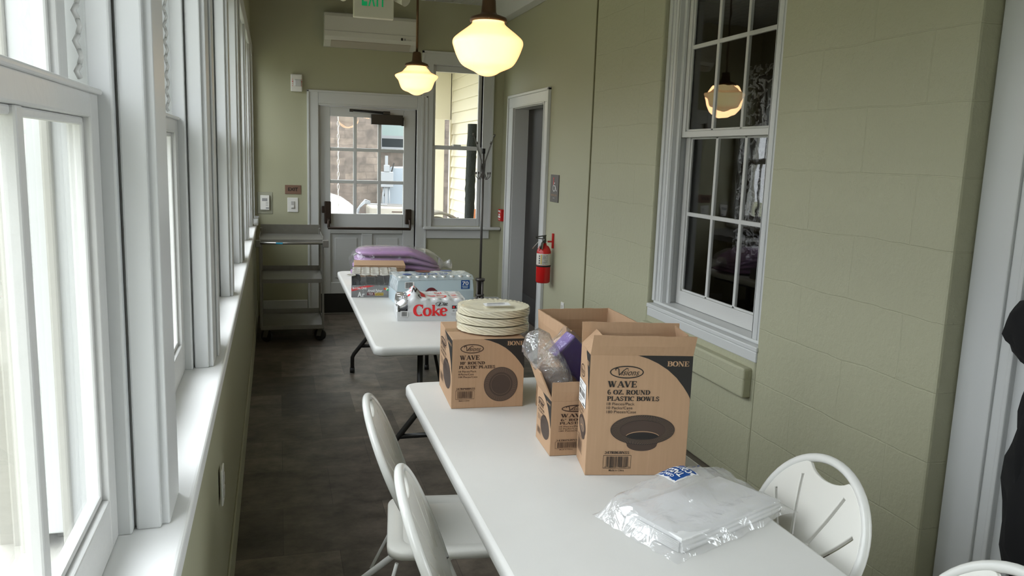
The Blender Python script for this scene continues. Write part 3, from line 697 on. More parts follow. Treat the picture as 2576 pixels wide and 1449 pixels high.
lc = MB()
rows = [[(2.62 + .02 * math.sin(j * 1.9), 3.55 + j * .018 * 1.0 + .4, 1.15 + i * .09) for j in range(16)] for i in range(13)]
lc.grid(rows)
lace = bpy.data.materials.new('lace'); lace.use_nodes = True; nt = lace.node_tree
trn = nt.nodes.new('ShaderNodeBsdfTransparent'); mxs = nt.nodes.new('ShaderNodeMixShader'); tcx = nt.nodes.new('ShaderNodeTexCoord'); vv = nt.nodes.new('ShaderNodeTexNoise')
vv.inputs['Scale'].default_value = 14; vv.inputs['Distortion'].default_value = 3; rr = nt.nodes.new('ShaderNodeValToRGB'); rr.color_ramp.elements[0].position = .5; rr.color_ramp.elements[1].position = .56
nt.links.new(tcx.outputs['Object'], vv.inputs[0]); nt.links.new(vv.outputs['Fac'], rr.inputs[0]); nt.links.new(rr.outputs[0], mxs.inputs[0])
nt.links.new(trn.outputs[0], mxs.inputs[1]); nt.links.new(nt.nodes['Principled BSDF'].outputs[0], mxs.inputs[2]); nt.nodes['Principled BSDF'].inputs['Base Color'].default_value = (.10, .10, .105, 1)
nt.links.new(mxs.outputs[0], nt.nodes['Material Output'].inputs[0])
tag(lc.build('lace_curtain', lace, solid=.002), 'white lace curtain behind the dark window in the block wall', 'curtain')

# ================================================================== WALL FITTINGS
# air conditioner
ac = empty('air_conditioner', (.885, YB, 2.68)); w, h, dp = .45, .31, .20
prof = [(0, 0), (-.075, .0), (-.17, .05), (-.20, .085), (-.205, .27), (-.19, .30), (-.15, .312), (0, .312)]
b = MB(); b.prism([(p, q) for p, q in prof], -w, w, 'x'); b.build('housing', mat('air_conditioner_plastic', (.62, .61, .56), .18, coat=.3), ac, bevel=.008, seg=3)
MB().obox((0, -.128, .024), (.385, 0, 0), (0, .045, -.024), (0, .0025, .004), None).build('air_flap', mat('air_flap_plastic', (.45, .41, .35), .35), ac)
MB().obox((0, -.2055, .135), (.449, 0, 0), (0, .001, 0), (0, 0, .0012), None).build('panel_seam', grey_p, ac)
pr = Print((-w, -.2056, .06), (1, 0, 0), (0, 0, 1), .9, .25)
pr.rect(.815, .10, .838, .20, black_m).rect(.85, .11, .87, .19, grey_p).text('A-Line', .885, .12, .93, .17, grey_p, bold=.02); pr.build('display', ac)
tag(ac, 'white wall mounted air conditioner above the back door', 'air conditioner')
# exit sign with two lamp heads, hanging from the ceiling
ex = empty('exit_sign', (.665, 6.0, ZC))
MB().box(-.142, .142, -.025, .025, -.585, -.30).build('sign_box', exit_m, ex, bevel=.006)
MB().cyl((0, 0, 0), (0, 0, -.32), .012, 12).box(-.06, .06, -.03, .03, -.02, 0).build('bracket', exit_m, ex)
pr = Print((-.142, -.0256, -.585), (1, 0, 0), (0, 0, 1), .284, .285)
for a, a1_, ch in ((.20, .335, 'E'), (.36, .53, 'X'), (.565, .605, 'I'), (.64, .79, 'T')): pr.text(ch, a, .28, a1_, .80, green_p, bold=.03)
pr.build('lettering', ex)
for s in (-1, 1):
    hmb = MB().tube([(s * .142, 0, -.40), (s * .19, 0, -.41)], .012, 8).tube([(s * .17, .02, -.42), (s * .22, -.05, -.445), (s * .225, -.055, -.448)], [.035, .045, .047], 20)
    hmb.build('lamp_head', exit_m, ex)
tag(ex, 'white hanging exit sign with green letters and two lamp heads at the ceiling', 'exit sign')
# strobe
sb = empty('fire_strobe', (.178, YB, 2.235))
MB().box(-.055, .055, -.045, 0, 0, .165).build('housing', sock_m, sb, bevel=.008)
MB().box(-.02, .045, -.062, -.045, .05, .115).build('lens', mat('clear_lens', (.55, .55, .55), .08), sb, bevel=.008)
pr = Print((-.055, -.0456, 0), (1, 0, 0), (0, 0, 1), .11, .165)
for i, c in enumerate('FIRE'): pr.text(c, .12, .66 - i * .12, .19, .72 - i * .12, redp_m, rot=False).text(c, .91, .66 - i * .12, .97, .72 - i * .12, redp_m)
pr.build('lettering', sb)
tag(sb, 'white fire alarm strobe with red letters left of the back door', 'alarm strobe')
# small brown EXIT sign
sx = empty('wall_exit_sign', (.135, YB, 1.235))
MB().box(-.078, .078, -.006, 0, 0, .09).build('plate', brownsign_m, sx, bevel=.003)
Print((-.078, -.0066, 0), (1, 0, 0), (0, 0, 1), .156, .09).text('EXIT', .2, .35, .8, .72, black_m, bold=.02).build('lettering', sx)
tag(sx, 'small brown EXIT plaque on the green wall above the light switch', 'sign')
sw = empty('light_switch', (.132, YB, 1.055))
MB().box(-.052, .052, -.007, 0, 0, .145).build('plate', sock_m, sw, bevel=.005)
MB().box(-.018, .018, -.013, -.007, .035, .11).build('rocker', mat('light_grey_switch', (.45, .44, .42), .3), sw, bevel=.003)
MB().box(-.016, .012, -.017, -.013, .045, .07).build('slider', sock_m, sw, bevel=.002)
tag(sw, 'white light switch plate below the brown exit plaque', 'light switch')
th = empty('thermostat', (-.135, YB, 1.035))
MB().box(-.073, .073, -.006, 0, 0, .215).build('back_plate', mat('translucent_cover', (.36, .36, .28), .25), th, bevel=.006)
MB().box(-.043, .043, -.03, -.006, .04, .185).build('body', sock_m, th, bevel=.004)
pr = Print((-.043, -.0306, .04), (1, 0, 0), (0, 0, 1), .086, .145)
pr.rect(.2, .60, .78, .80, grey_p); [pr.rect(.6, .5 - .1 * k, .85, .53 - .1 * k, grey_p) for k in range(3)]; pr.rect(.6, .08, .95, .18, grey_p).build('display', th)
tag(th, 'white thermostat on a clear backing plate near the window wall corner', 'thermostat')
# fire alarm pull
fa = empty('fire_alarm_pull', (XR, 8.19, 1.0))
MB().box(-.045, 0, -.055, .055, 0, .125).build('housing', red_m, fa, bevel=.006)
pr = Print((-.0456, .055, 0), (0, -1, 0), (0, 0, 1), .11, .125)
pr.text('FIRE', .1, .74, .9, .9, white_p, bold=.02).rect(.12, .28, .88, .42, white_p).rect(.3, .46, .7, .62, white_p).text('PULL', .2, .1, .8, .2, white_p); pr.build('lettering', fa)
tag(fa, 'red fire alarm pull station on the wall beside the dark doorway', 'fire alarm')
# restroom sign
rs = empty('restroom_sign', (XR, 6.56, 1.30))
MB().box(-.008, 0, -.105, .105, 0, .235).build('plate', greysign_m, rs, bevel=.003)
pr = Print((-.0086, .105, 0), (0, -1, 0), (0, 0, 1), .21, .235)
pr.ell(.42, .86, .05, .045, redp_m, 1, 16).ring(.5, .52, .16, .135, .035, white_p, 1, -260, 40, 24)
pr.rect(.39, .62, .46, .80, redp_m, 1).rect(.46, .68, .6, .71, white_p, 1).rect(.46, .58, .66, .61, white_p, 1).poly([(.62, .61), (.67, .61), (.78, .42), (.72, .42)], white_p, 1).rect(.72, .41, .84, .44, white_p, 1)
pr.text('RESTROOM', .16, .22, .84, .29, tan_m, bold=.0); [pr.ell(.42 + .05 * k, .15, .014, .014, white_p, 1, 8) for k in range(4)]
pr.build('lettering', rs)
tag(rs, 'dark grey restroom sign with a wheelchair symbol above the fire extinguisher', 'sign')
# outlets
def outlet(name, x, y, z, face, label):
    e = empty(name, (x, y, z)); s = face
    MB().box(min(0, s * .007), max(0, s * .007), -.036, .036, 0, .118).build('plate', sock_m, e, bevel=.003)
    for k in (0, 1): MB().box(min(s * .007, s * .010), max(s * .007, s * .010), -.017, .017, .02 + .044 * k, .052 + .044 * k).build('socket', mat('socket_face', (.55, .54, .5), .4), e, bevel=.002)
    return tag(e, label, 'electrical outlet')
outlet('wall_outlet', XR, 6.235, .36, -1, 'white outlet low on the green wall under the fire extinguisher')
outlet('wall_outlet', -.178 - .009, 2.55, .55, 1, 'outlet on the green wall under the near window sill')
# fire extinguisher
fe = empty('fire_extinguisher', (XR - .085, 6.54, .60)); R = .062
MB().lathe([(.001, 0), (R - .008, 0), (R, .010), (R, .27), (R - .006, .292), (.040, .318), (.022, .328), (.019, .345), (.001, .345)], n=40).build('cylinder', red_m, fe)
MB().lathe([(R + .0008, .158), (R + .0012, .165), (R + .0008, .255), (R, .258)], n=40).build('label', mat('label_paper', (.6, .58, .52), .5), fe)
lb = MB()
rnd = random.Random(5)
def onc(a, z, r=R + .0022): return (math.cos(a) * r, math.sin(a) * r, z)
A0 = PI * 1.42
for k in range(9):
    z = .168 + k * .009
    for q in range(14):
        if rnd.random() < .15: continue
        a = A0 - .25 + q * .055; lb.face([onc(a, z), onc(a + .048, z), onc(a + .048, z + .0035), onc(a, z + .0035)], black_m)
for q in range(3): lb.face([onc(A0 - .47 + q * .045, .165), onc(A0 - .425 + q * .045, .165), onc(A0 - .425 + q * .045, .25), onc(A0 - .47 + q * .045, .25)], amber)
for k in range(4): lb.face([onc(A0 - .75, .17 + k * .02), onc(A0 - .6, .17 + k * .02), onc(A0 - .6, .183 + k * .02), onc(A0 - .75, .183 + k * .02)], black_m)
lb.build('label_print', black_m, fe)
MB().lathe([(R + .001, .142), (R + .003, .144), (R + .003, .154), (R + .001, .156)], n=40).build('strap', blackm, fe)
hd = MB().cyl((0, 0, .34), (0, 0, .385), .016, 14).cyl((0, -.03, .365), (0, .03, .365), .011, 12)
hd.obox((-.035, 0, .405), (.05, 0, .008), (0, .010, 0), (0, 0, .004)).obox((-.035, 0, .385), (.045, 0, -.006), (0, .010, 0), (0, 0, .004)).box(-.012, .012, -.012, .012, .38, .41)
hd.tube([(-.01, -.03, .365), (-.03, -.035, .35), (-.045, -.03, .30)], .009, 8)
hd.build('valve_handle', mat('dark_valve_metal', (.08, .08, .075), .35, metal=.8), fe, bevel=.002)
MB().obox((-.03, -.045, .325), (.004, .012, .0), (.003, -.001, .03), (.006, 0, -.001)).build('hose_nozzle', steel_m, fe)
pt = MB(); pt.face([(-.05, -.01, .37), (-.062, -.045, .365), (-.12, -.03, .30), (-.10, .0, .295)])
pt.build('paper_tag', mat('paper_tag_card', (.45, .43, .40), .7), fe, solid=.0008)
MB().box(.070, .085, -.012, .012, .30, .43).box(.03, .085, -.008, .008, .352, .366).build('wall_bracket', red_m, fe, bevel=.002)
tag(fe, 'red fire extinguisher with a white label hung beside the dark doorway', 'fire extinguisher')

# ================================================================== FOLDING TABLES
def ftable(x0, x1, y0, y1, legs, label, marks=False):
    cx, cy = (x0 + x1) / 2, (y0 + y1) / 2; w, l = (x1 - x0) / 2, (y1 - y0) / 2
    e = empty('folding_table', (cx, cy, 0)); H = .74
    def rr(w, l, r, n=8):
        out = []
        for sx, sy, a in ((1, 1, 0), (-1, 1, 90), (-1, -1, 180), (1, -1, 270)):
            for i in range(n + 1):
                q = math.radians(a + 90 * i / n); out.append((sx * (w - r) + r * math.cos(q), sy * (l - r) + r * math.sin(q)))
        return out
    top = MB(); P = []
    for ins, z in ((.012, H - .048), (.0, H - .040), (0, H - .012), (.003, H - .004), (.012, H)): P.append([(a, b, z) for a, b in rr(w - ins, l - ins, .05)])
    top.grid(P, None, True, False, True)
    top.face([(a, b, H) for a, b in rr(w - .012, l - .012, .05)]); top.face([(a, b, H - .048) for a, b in rr(w - .012, l - .012, .05)][::-1])
    top.build('table_top', table_m, e)
    MB().box(-w + .05, -w + .085, -l + .12, l - .12, H - .075, H - .046).box(w - .085, w - .05, -l + .12, l - .12, H - .075, H - .046).build('rail', blackm, e, bevel=.004)
    for yb, s in zip(legs, (-1, 1)):
        yb -= cy
        for q in (-1, 1):
            P_ = [(q * .118, yb, H - .05), (q * .118, yb, .36), (q * .124, yb, .335), (q * .275, yb, .145), (q * .287, yb, .12), (q * .288, yb, .015)]
            MB().tube(P_, .0150, 14).build('leg', blackm, e)
            MB().cyl((q * .288, yb, 0), (q * .288, yb, .038), .0185, 14).build('foot', rubber_m, e)
        MB().cyl((-.225, yb, .205), (.225, yb, .205), .0135, 12).build('crossbar', blackm, e)
        MB().cyl((-w + .06, yb, H - .055), (w - .06, yb, H - .055), .012, 12).build('hinge_bar', blackm, e)
        MB().tube([(0, yb, H - .06), (0, yb, .46), (0, yb - s * .0, .45)], .009, 10).tube([(-.118, yb, .45), (.118, yb, .45)], .010, 10).tube([(0, yb, .45), (0, yb - s * .36, H - .06)], .009, 10).build('brace', blackm, e)
    if marks:
        m = MB(); rnd = random.Random(2)
        for (a, b, c, d, mt) in ((1.268, 1.50, .010, .004, redm_), (1.13, 1.34, .016, .005, ylm_)):
            if x0 < a < x1:
                for k in range(5): 
                    px, py = a - cx + rnd.uniform(-c, c), b - cy + rnd.uniform(-d, d); m.face([(px - .004, py, H + .0004), (px, py - .002, H + .0004), (px + .005, py, H + .0004), (px, py + .002, H + .0004)], mt)
        m.build('stain', redm_, e)
    return tag(e, label, 'folding table', None)
redm_ = mat('pink_stain', (.62, .36, .36), .6); ylm_ = mat('yellow_stain', (.66, .62, .35), .6)
ftable(.483, 1.252, .62, 3.155, (.98, 2.80), 'near white folding table carrying the opened cardboard boxes and plastic bag', True)
ftable(.432, 1.19, 3.765, 6.36, (3.99, 6.03), 'far white folding table holding the drink cases and purple bundle')
TZ = .74

# ================================================================== FOLDING CHAIRS (resin fan back)
def make_chair(label, group):
    e = empty('folding_chair')
    K = .41                       # lean of the tube plane: +x is forward
    nrm = math.hypot(1, K)
    def PL(u, v, d=0):            # u across, v along the slope from the floor, d out towards the front
        z = v / nrm; return Vector((.235 - K * z + d / nrm, u, z + d * K / nrm))
    R = .213; vc = .945 - R
    arc = [PL(R * math.sin(a), vc + R * math.cos(a)) for a in [math.radians(-128 + 256 * i / 40) for i in range(41)]]
    MB().tube(arc, .0125, 14).build('back_frame', chairt_m, e)
    for s in (-1, 1):
        a = math.radians(128); p0 = PL(s * R * math.sin(a), vc + R * math.cos(a))
        q = [p0, PL(s * .166, vc - R * .80), PL(s * .17, .36), PL(s * .185, .18), PL(s * .20, .012)]
        MB().tube(q, .0125, 14).build('leg', chairt_m, e)
        MB().tube([(.17, s * .150, .415), (.02, s * .15, .29), (-.14, s * .16, .16), (-.27, s * .165, .012)], .0115, 12).build('leg', chairt_m, e)
        MB().tube([(-.02, s * .185, .40), (-.035, s * .185, .34), (-.11, s * .178, .19)], .006, 8).build('stay', chairt_m, e)
        for (u, v) in ((.168, .47), (.170, .34), (.20, .06)):
            pass
    MB().cyl((-.14, -.16, .16), (-.14, .16, .16), .010, 10).build('crossbar', chairt_m, e)
    MB().tube([PL(-.19, .14), PL(.19, .14)], .009, 10).build('crossbar', chairt_m, e)
    # back panel with four fanned slots and a hand hole at the top
    Rp = R - .012
    out = []
    for i in range(73):
        a = math.radians(-140 + 280 * i / 72); r = Rp
        u, v = r * math.sin(a), r * math.cos(a)
        out.append((u, v))
    def scoop(u, v):
        d = abs(u)
        if v > 0 and d < .082: 
            k = (1 - (d / .082) ** 2); return u, v - .046 * k ** .8
        return u, v
    out = [scoop(u, v) for u, v in out]
    out += [(.110, -.185), (.06, -.215), (0, -.225), (-.06, -.215), (-.110, -.185)]
    holes = []
    for s in (-1, 1):
        for (u0, v0, u1, v1) in ((.030, -.02, .088, .145), (.075, -.045, .165, .070)):
            dx, dy = u1 - u0, v1 - v0; L = math.hypot(dx, dy); dx /= L; dy /= L; w = .0075; h = []
            bow = .003
            for i in range(9):
                q = i / 8; b = bow * math.sin(q * PI); h.append((s * (u0 + dx * L * q + dy * (b + w)), v0 + dy * L * q - dx * (b + w)))
            for i in range(5):
                a = PI * i / 4; 
            for i in range(8, -1, -1):
                q = i / 8; b = bow * math.sin(q * PI); h.append((s * (u0 + dx * L * q + dy * (b - w)), v0 + dy * L * q - dx * (b - w)))
            holes.append(h if s > 0 else h[::-1])
    holes.append([(.018 * math.cos(a) , -.10 + .035 * math.sin(a)) for a in [i * 2 * PI / 20 for i in range(20)]])
    vs, fs = plane2d([out] + holes, extrude=.004, bevel=.003)
    mb = MB(); bv = []
    for v in vs:
        dd = v.z; bv.append(mb.bm.verts.new(PL(v.x, vc + v.y, -dd + .0)))
    for f in fs:
        try: mb.bm.faces.new([bv[i] for i in f])
        except ValueError: pass
    bmesh.ops.remove_doubles(mb.bm, verts=mb.bm.verts, dist=1e-5)
    mb.build('backrest', chair_m, e)
    # seat
    se = MB(); rows = []
    def rr(w, l0, l1, r, z):
        o_ = []
        for sx, sy, a in ((1, 1, 0), (-1, 1, 90), (-1, -1, 180), (1, -1, 270)):
            for i in range(7):
                q = math.radians(a + 90 * i / 6); cx = (l1 - r) if sx > 0 else (l0 + r); o_.append((cx + r * math.cos(q), sy * (w - r) + r * math.sin(q), z))
        return o_
    for w, l0, l1, r, z in ((.195, -.045, .345, .05, .415), (.21, -.05, .36, .06, .420), (.212, -.052, .364, .06, .442), (.205, -.048, .357, .055, .449), (.165, -.01, .31, .05, .447), (.155, 0, .30, .05, .441)): rows.append(rr(w, l0, l1, r, z))
    se.grid(rows, None, True, False, True); se.face(rows[0][::-1]); se.face(rows[-1])
    se.build('seat', chair_m, e)
    return tag(e, label, 'folding chair', group)
G = 'white resin folding chairs around the near table'
c1_ = make_chair('farther of two white folding chairs on the aisle side of the near table', G)
c1_.location = (.385, 2.50, 0); c1_.rotation_euler = (0, 0, math.radians(-8))
def put(x, y, rz, label):
    c = copy_tree(c1_); c.location = (x, y, 0); c.rotation_euler = (0, 0, rz); c['label'] = label; return c
put(.40, 1.865, math.radians(-8), 'nearer of two white folding chairs on the aisle side, cut by the frame bottom')
put(1.318, 1.73, PI, 'white folding chair with a fan slotted back, right of the table behind the plastic bag')
put(1.31, 1.11, PI, 'white folding chair at the bottom right corner, only the top of its back showing')

# ================================================================== CARDBOARD CARTONS
TH = .0045
def carton(x, y, rz, w, d, h, label, cat='cardboard box', closed=False, flaps=(), name='cardboard_box'):
    """origin front-left-bottom corner; flaps: (side, length, lean degrees outwards, shrink)"""
    e = empty(name, (x, y, TZ + .0005), rz)
    b = MB()
    b.box(0, w, 0, TH, 0, h).box(0, w, d - TH, d, 0, h).box(0, TH, TH, d - TH, 0, h).box(w - TH, w, TH, d - TH, 0, h).box(TH, w - TH, TH, d - TH, 0, TH)
    b.build('body', card, e, bevel=.0018)
    if closed:
        MB().box(.0005, w - .0005, .0005, d / 2 - .001, h - .002, h + TH).build('flap', card, e, bevel=.001)
        MB().box(.0005, w - .0005, d / 2 + .001, d - .0005, h - .002, h + TH).build('flap', card, e, bevel=.001)
        MB().box(-.0006, w + .0006, d / 2 - .024, d / 2 + .024, h + TH, h + TH + .0006).box(-.0006, 0, d / 2 - .024, d / 2 + .024, h - .06, h + TH).build('tape', tape_m, e)
    for side, L, ang, sh, *rest in flaps:
        a = math.radians(ang); sk = rest[0] if rest else 0; s, c = math.sin(a), math.cos(a)
        if side == 'front': p0, p1, o = Vector((0, TH / 2, h)), Vector((w, TH / 2, h)), Vector((0, -s, c))
        if side == 'back': p0, p1, o = Vector((0, d - TH / 2, h)), Vector((w, d - TH / 2, h)), Vector((0, s, c))
        if side == 'left': p0, p1, o = Vector((TH / 2, d, h)), Vector((TH / 2, 0, h)), Vector((-s, 0, c))
        if side == 'right': p0, p1, o = Vector((w - TH / 2, 0, h)), Vector((w - TH / 2, d, h)), Vector((s, 0, c))
        ax = (p1 - p0).normalized(); N = 10; nn = ax.cross(o).normalized() * TH / 2
        m = MB(); rnd = random.Random(len(label) + ang)
        A = []; B = []
        for i in range(N + 1):
            t_ = i / N; q0 = p0.lerp(p1, t_); q1 = q0 + o * (L + rnd.uniform(-.0012, .0012)) + ax * (sh * (1 - 2 * t_) + sk)
            bow = nn.normalized() * .004 * math.sin(t_ * PI)
            A.append([q0 + nn, (q0 + q1) / 2 + nn + bow, q1 + nn]); B.append([q0 - nn, (q0 + q1) / 2 - nn + bow, q1 - nn])
        m.grid(A, None, False); m.grid(B, None, False)
        for X_ in (0, N): m.face([A[X_][0], A[X_][2], B[X_][2], B[X_][0]])
        m.grid([[r[2] for r in A], [r[2] for r in B]], None, False); m.grid([[r[0] for r in A], [r[0] for r in B]], None, False)
        bmesh.ops.remove_doubles(m.bm, verts=m.bm.verts, dist=1e-6)
        m.build('flap', card, e)
    tag(e, label, cat); return e
def face_print(e, w, h, kind, code, lines, small, seed):
    p = Print((0, -.0001, 0), (1, 0, 0), (0, 0, 1), w, h)
    bowl = kind == 'bowl'
    if bowl: c = [(.46, 1), (.56, .975), (.66, .937), (.76, .885), (.85, .82), (.92, .75), (.97, .69), (1, .645)]
    else: c = [(.42, 1), (.52, .972), (.635, .926), (.73, .87), (.806, .806), (.87, .74), (.923, .676), (.97, .61), (1, .555)]
    p.poly(c + [(1, 1)], black_m, 0)
    if bowl: p.serif('BONE', .75, .915, .965, .957, tan_m)
    else: p.serif('BONE', .755, .905, .985, .965, tan_m)
    ox, oy, rx, ry = (.36, .863, .165, .052) if bowl else (.27, .864, .16, .066)
    p.ring(ox, oy, rx, ry, .011 if bowl else .012, brown_ink if not bowl else black_m)
    ink = black_m if bowl else brown_ink
    p.text('isions', ox - rx * .34, oy - ry * .5, ox + rx * .74, oy + ry * .38, ink, shear=.45)
    # swash V
    def scr(pts, wd):
        n = len(pts)
        for i in range(n - 1):
            (a, b), (c_, d_2) = pts[i], pts[i + 1]; dx, dy = c_ - a, (d_2 - b) * h / w; L = math.hypot(dx, dy) or 1
            ux, uy = -dy / L * wd, dx / L * wd * w / h
            p.poly([(a + ux, b + uy), (c_ + ux, d_2 + uy), (c_ - ux, d_2 - uy), (a - ux, b - uy)], ink, 1)
    scr([(ox - rx * .66, oy + ry * .25), (ox - rx * .68, oy + ry * .48), (ox - rx * .58, oy + ry * .62), (ox - rx * .49, oy + ry * .5), (ox - rx * .45, oy - ry * .5)], .0042)
    scr([(ox - rx * .45, oy - ry * .5), (ox - rx * .26, oy + ry * .1), (ox - rx * .02, oy + ry * .62), (ox + rx * .08, oy + ry * .5)], .004)
    if bowl:
        p.serif('WAVE', .18, .738, .465, .790, black_m).serif(lines[0], .18, .679, .60, .717, black_m).serif(lines[1], .18, .627, .695, .664, black_m)
        for i, q in enumerate(small): p.text(q, .18, .590 - i * .033, .18 + .0195 * len(q), .613 - i * .033, ink, bold=.0)
        # bowl picture
        cx, cy = .548, .385
        p.ell(cx, .262, .15, .055, disc_ink, 0); p.poly([(cx - .17, .30), (cx + .17, .30), (cx + .14, .245), (cx - .14, .245)], disc_ink, .2)
        p.ell(cx, cy, .318, .125, black_m, 1, 64)
        for i in range(110):
            a = i * 2 * PI / 110; b = a - .16
            p.poly([(cx + .312 * math.cos(a), cy + .121 * math.sin(a)), (cx + .312 * math.cos(a + .02), cy + .121 * math.sin(a + .02)), (cx + .226 * math.cos(b + .02), cy + .082 * math.sin(b + .02)), (cx + .226 * math.cos(b), cy + .082 * math.sin(b))], disc_ink2, 2)
        p.ell(cx, cy, .225, .080, disc_ink, 3, 48); p.ring(cx, .322, .175, .055, .007, tan_m, 4, 20, 160, 24)
        p.ell(cx, .335, .16, .028, black_m, 3.5, 32)
        p.serif(code, .185, .183, .43, .205, ink); p.barcode(.175, .060, .45, .172, ink, 1, seed); p.text('Made in China', .235, .036, .385, .052, ink, bold=.01)
        p.text('0   00011   9917   5', .19, .066, .44, .078, ink, 2)
    else:
        p.serif('WAVE', .105, .705, .375, .770, ink).serif(lines[0], .105, .638, .45, .680, ink).serif(lines[1], .095, .578, .595, .622, ink)
        for i, q in enumerate(small): p.text(q, .09, .525 - i * .04, .09 + .0175 * len(q), .552 - i * .04, ink)
        p.ell(.68, .34, .236, .252, disc_ink, 1, 64)
        for i in range(90):
            a = i * 2 * PI / 90; p.poly([(.68 + .228 * math.cos(a), .34 + .244 * math.sin(a)), (.68 + .228 * math.cos(a + .03), .34 + .244 * math.sin(a + .03)), (.68 + .165 * math.cos(a - .07), .34 + .176 * math.sin(a - .07)), (.68 + .165 * math.cos(a - .1), .34 + .176 * math.sin(a - .1))], disc_ink2, 2)
        p.ring(.68, .34, .14, .15, .004, disc_ink2, 2)
        p.serif(code, .062, .274, .325, .300, ink); p.barcode(.055, .135, .315, .262, ink, 1, seed); p.text('Made in China', .105, .105, .25, .122, ink, bold=.01)
    p.build('printing', e)
def side_print(e, d, h, bowl, lines, label_sticker=False):
    p = Print((-.0001, d, 0), (0, -1, 0), (0, 0, 1), d, h)      # left side, reading towards the front edge
    if bowl: p.poly([(.60, .985), (.72, .93), (.84, .84), (.94, .72), (1, .62), (1, 1), (.62, 1)], black_m)
    else: p.poly([(.40, 1), (.6, .93), (.78, .82), (.92, .66), (1, .50), (1, 1)], black_m)
    p.serif('BONE', .70, .90, .97, .935, tan_m)
    p.ring(.32, .80, .22, .052, .02, brown_ink).text('Visions', .17, .775, .47, .825, brown_ink, shear=.4)
    if not bowl: p.serif('WAVE', .12, .705, .5, .76, brown_ink).serif(lines[0], .12, .64, .55, .68, brown_ink).serif(lines[1], .12, .58, .7, .62, brown_ink)
    for i in range(3): p.text('18 Pieces/Pack', .12, .50 - i * .035, .6, .525 - i * .035, brown_ink)
    if bowl:
        p.ell(.52, .355, .36, .083, disc_ink, 0); p.ell(.58, .30, .22, .05, disc_ink, .5); p.ell(.52, .36, .26, .055, disc_ink2, 1); p.ring(.56, .325, .2, .04, .02, tan_m, 2, 20, 160, 16)
        p.text('347RB6BNSS', .1, .235, .6, .25, brown_ink); p.barcode(.1, .11, .6, .22, brown_ink, 1, 8)
    else:
        p.ell(.62, .40, .30, .21, disc_ink, 0); p.barcode(.08, .16, .38, .28, brown_ink, 1, 8)
    p.build('printing', e)
    if label_sticker:
        q = Print((-.0004, d * .96, h * .515), (0, -1, 0.02), (0, 0, 1), d * .72, h * .20)
        q.rect(0, 0, 1, 1, white_p, 1)
        for i, (b, l2) in enumerate(((.88, .45), (.76, .3), (.68, .75), (.22, .5), (.1, .3))): q.rect(.08, b, .08 + l2, b + .04, grey_p, 2)
        q.barcode(.08, .36, .88, .60, black_m, 2, 5, frame=False).rect(.6, .06, .92, .12, black_m, 2)
        q.build('sticker', e)
rz1 = math.radians(-3.2)
bx1 = carton(.600, 2.778, rz1, .272, .32, .258, 'closed cardboard carton for ten inch plates with three packs of plates on top', closed=True)
face_print(bx1, .272, .262, 'plate', '347RP10BNSS', ('10" ROUND', 'PLASTIC PLATES'), ('18 Pieces/Pack', '8 Packs/Case', '144 Pieces/Case'), 4)
side_print(bx1, .32, .258, False, ('10" ROUND', 'PLASTIC PLATES'))
rz2 = math.atan2(2.030 - 2.090, 1.157 - .859)
bx2 = carton(.860, 2.090, rz2, .304, .152, .367, 'tall opened cardboard carton for plastic bowls, in front, with a white sticker on its side',
             flaps=(('front', .062, 14, .000, .004), ('back', .066, 6, 0), ('left', .062, -42, .012), ('right', .062, -14, .012)))
face_print(bx2, .304, .367, 'bowl', '347RB6BNSS', ('6 OZ. ROUND', 'PLASTIC BOWLS'), ('18 Pieces/Pack', '10 Packs/Case', '180 Pieces/Case'), 3)
side_print(bx2, .152, .367, True, None, True)
# tape strip along the front flap's upper half
bx3 = carton(.806, 2.2560, math.radians(-4), .30, .180, .178, 'small opened cardboard carton for six inch plates holding a purple pack and clear cups',
             flaps=(('front', .062, 4, 0), ('left', .095, 22, .02), ('back', .060, 10, 0)))
face_print(bx3, .30, .178, 'plate', '347RP6BNSS', ('6" ROUND', 'PLASTIC PLATES'), ('18 Pieces/Pack', '10 Packs/Case', '180 Pieces/Case'), 6)
side_print(bx3, .180, .178, False, ('6" ROUND', 'PLASTIC PLATES'))
bx4 = carton(.922, 2.455, math.radians(-.5), .275, .315, .290, 'large empty opened cardboard carton standing behind the purple pack',
             flaps=(('back', .080, 0, 0), ('left', .080, 3, 0), ('right', .080, 2, 0)))
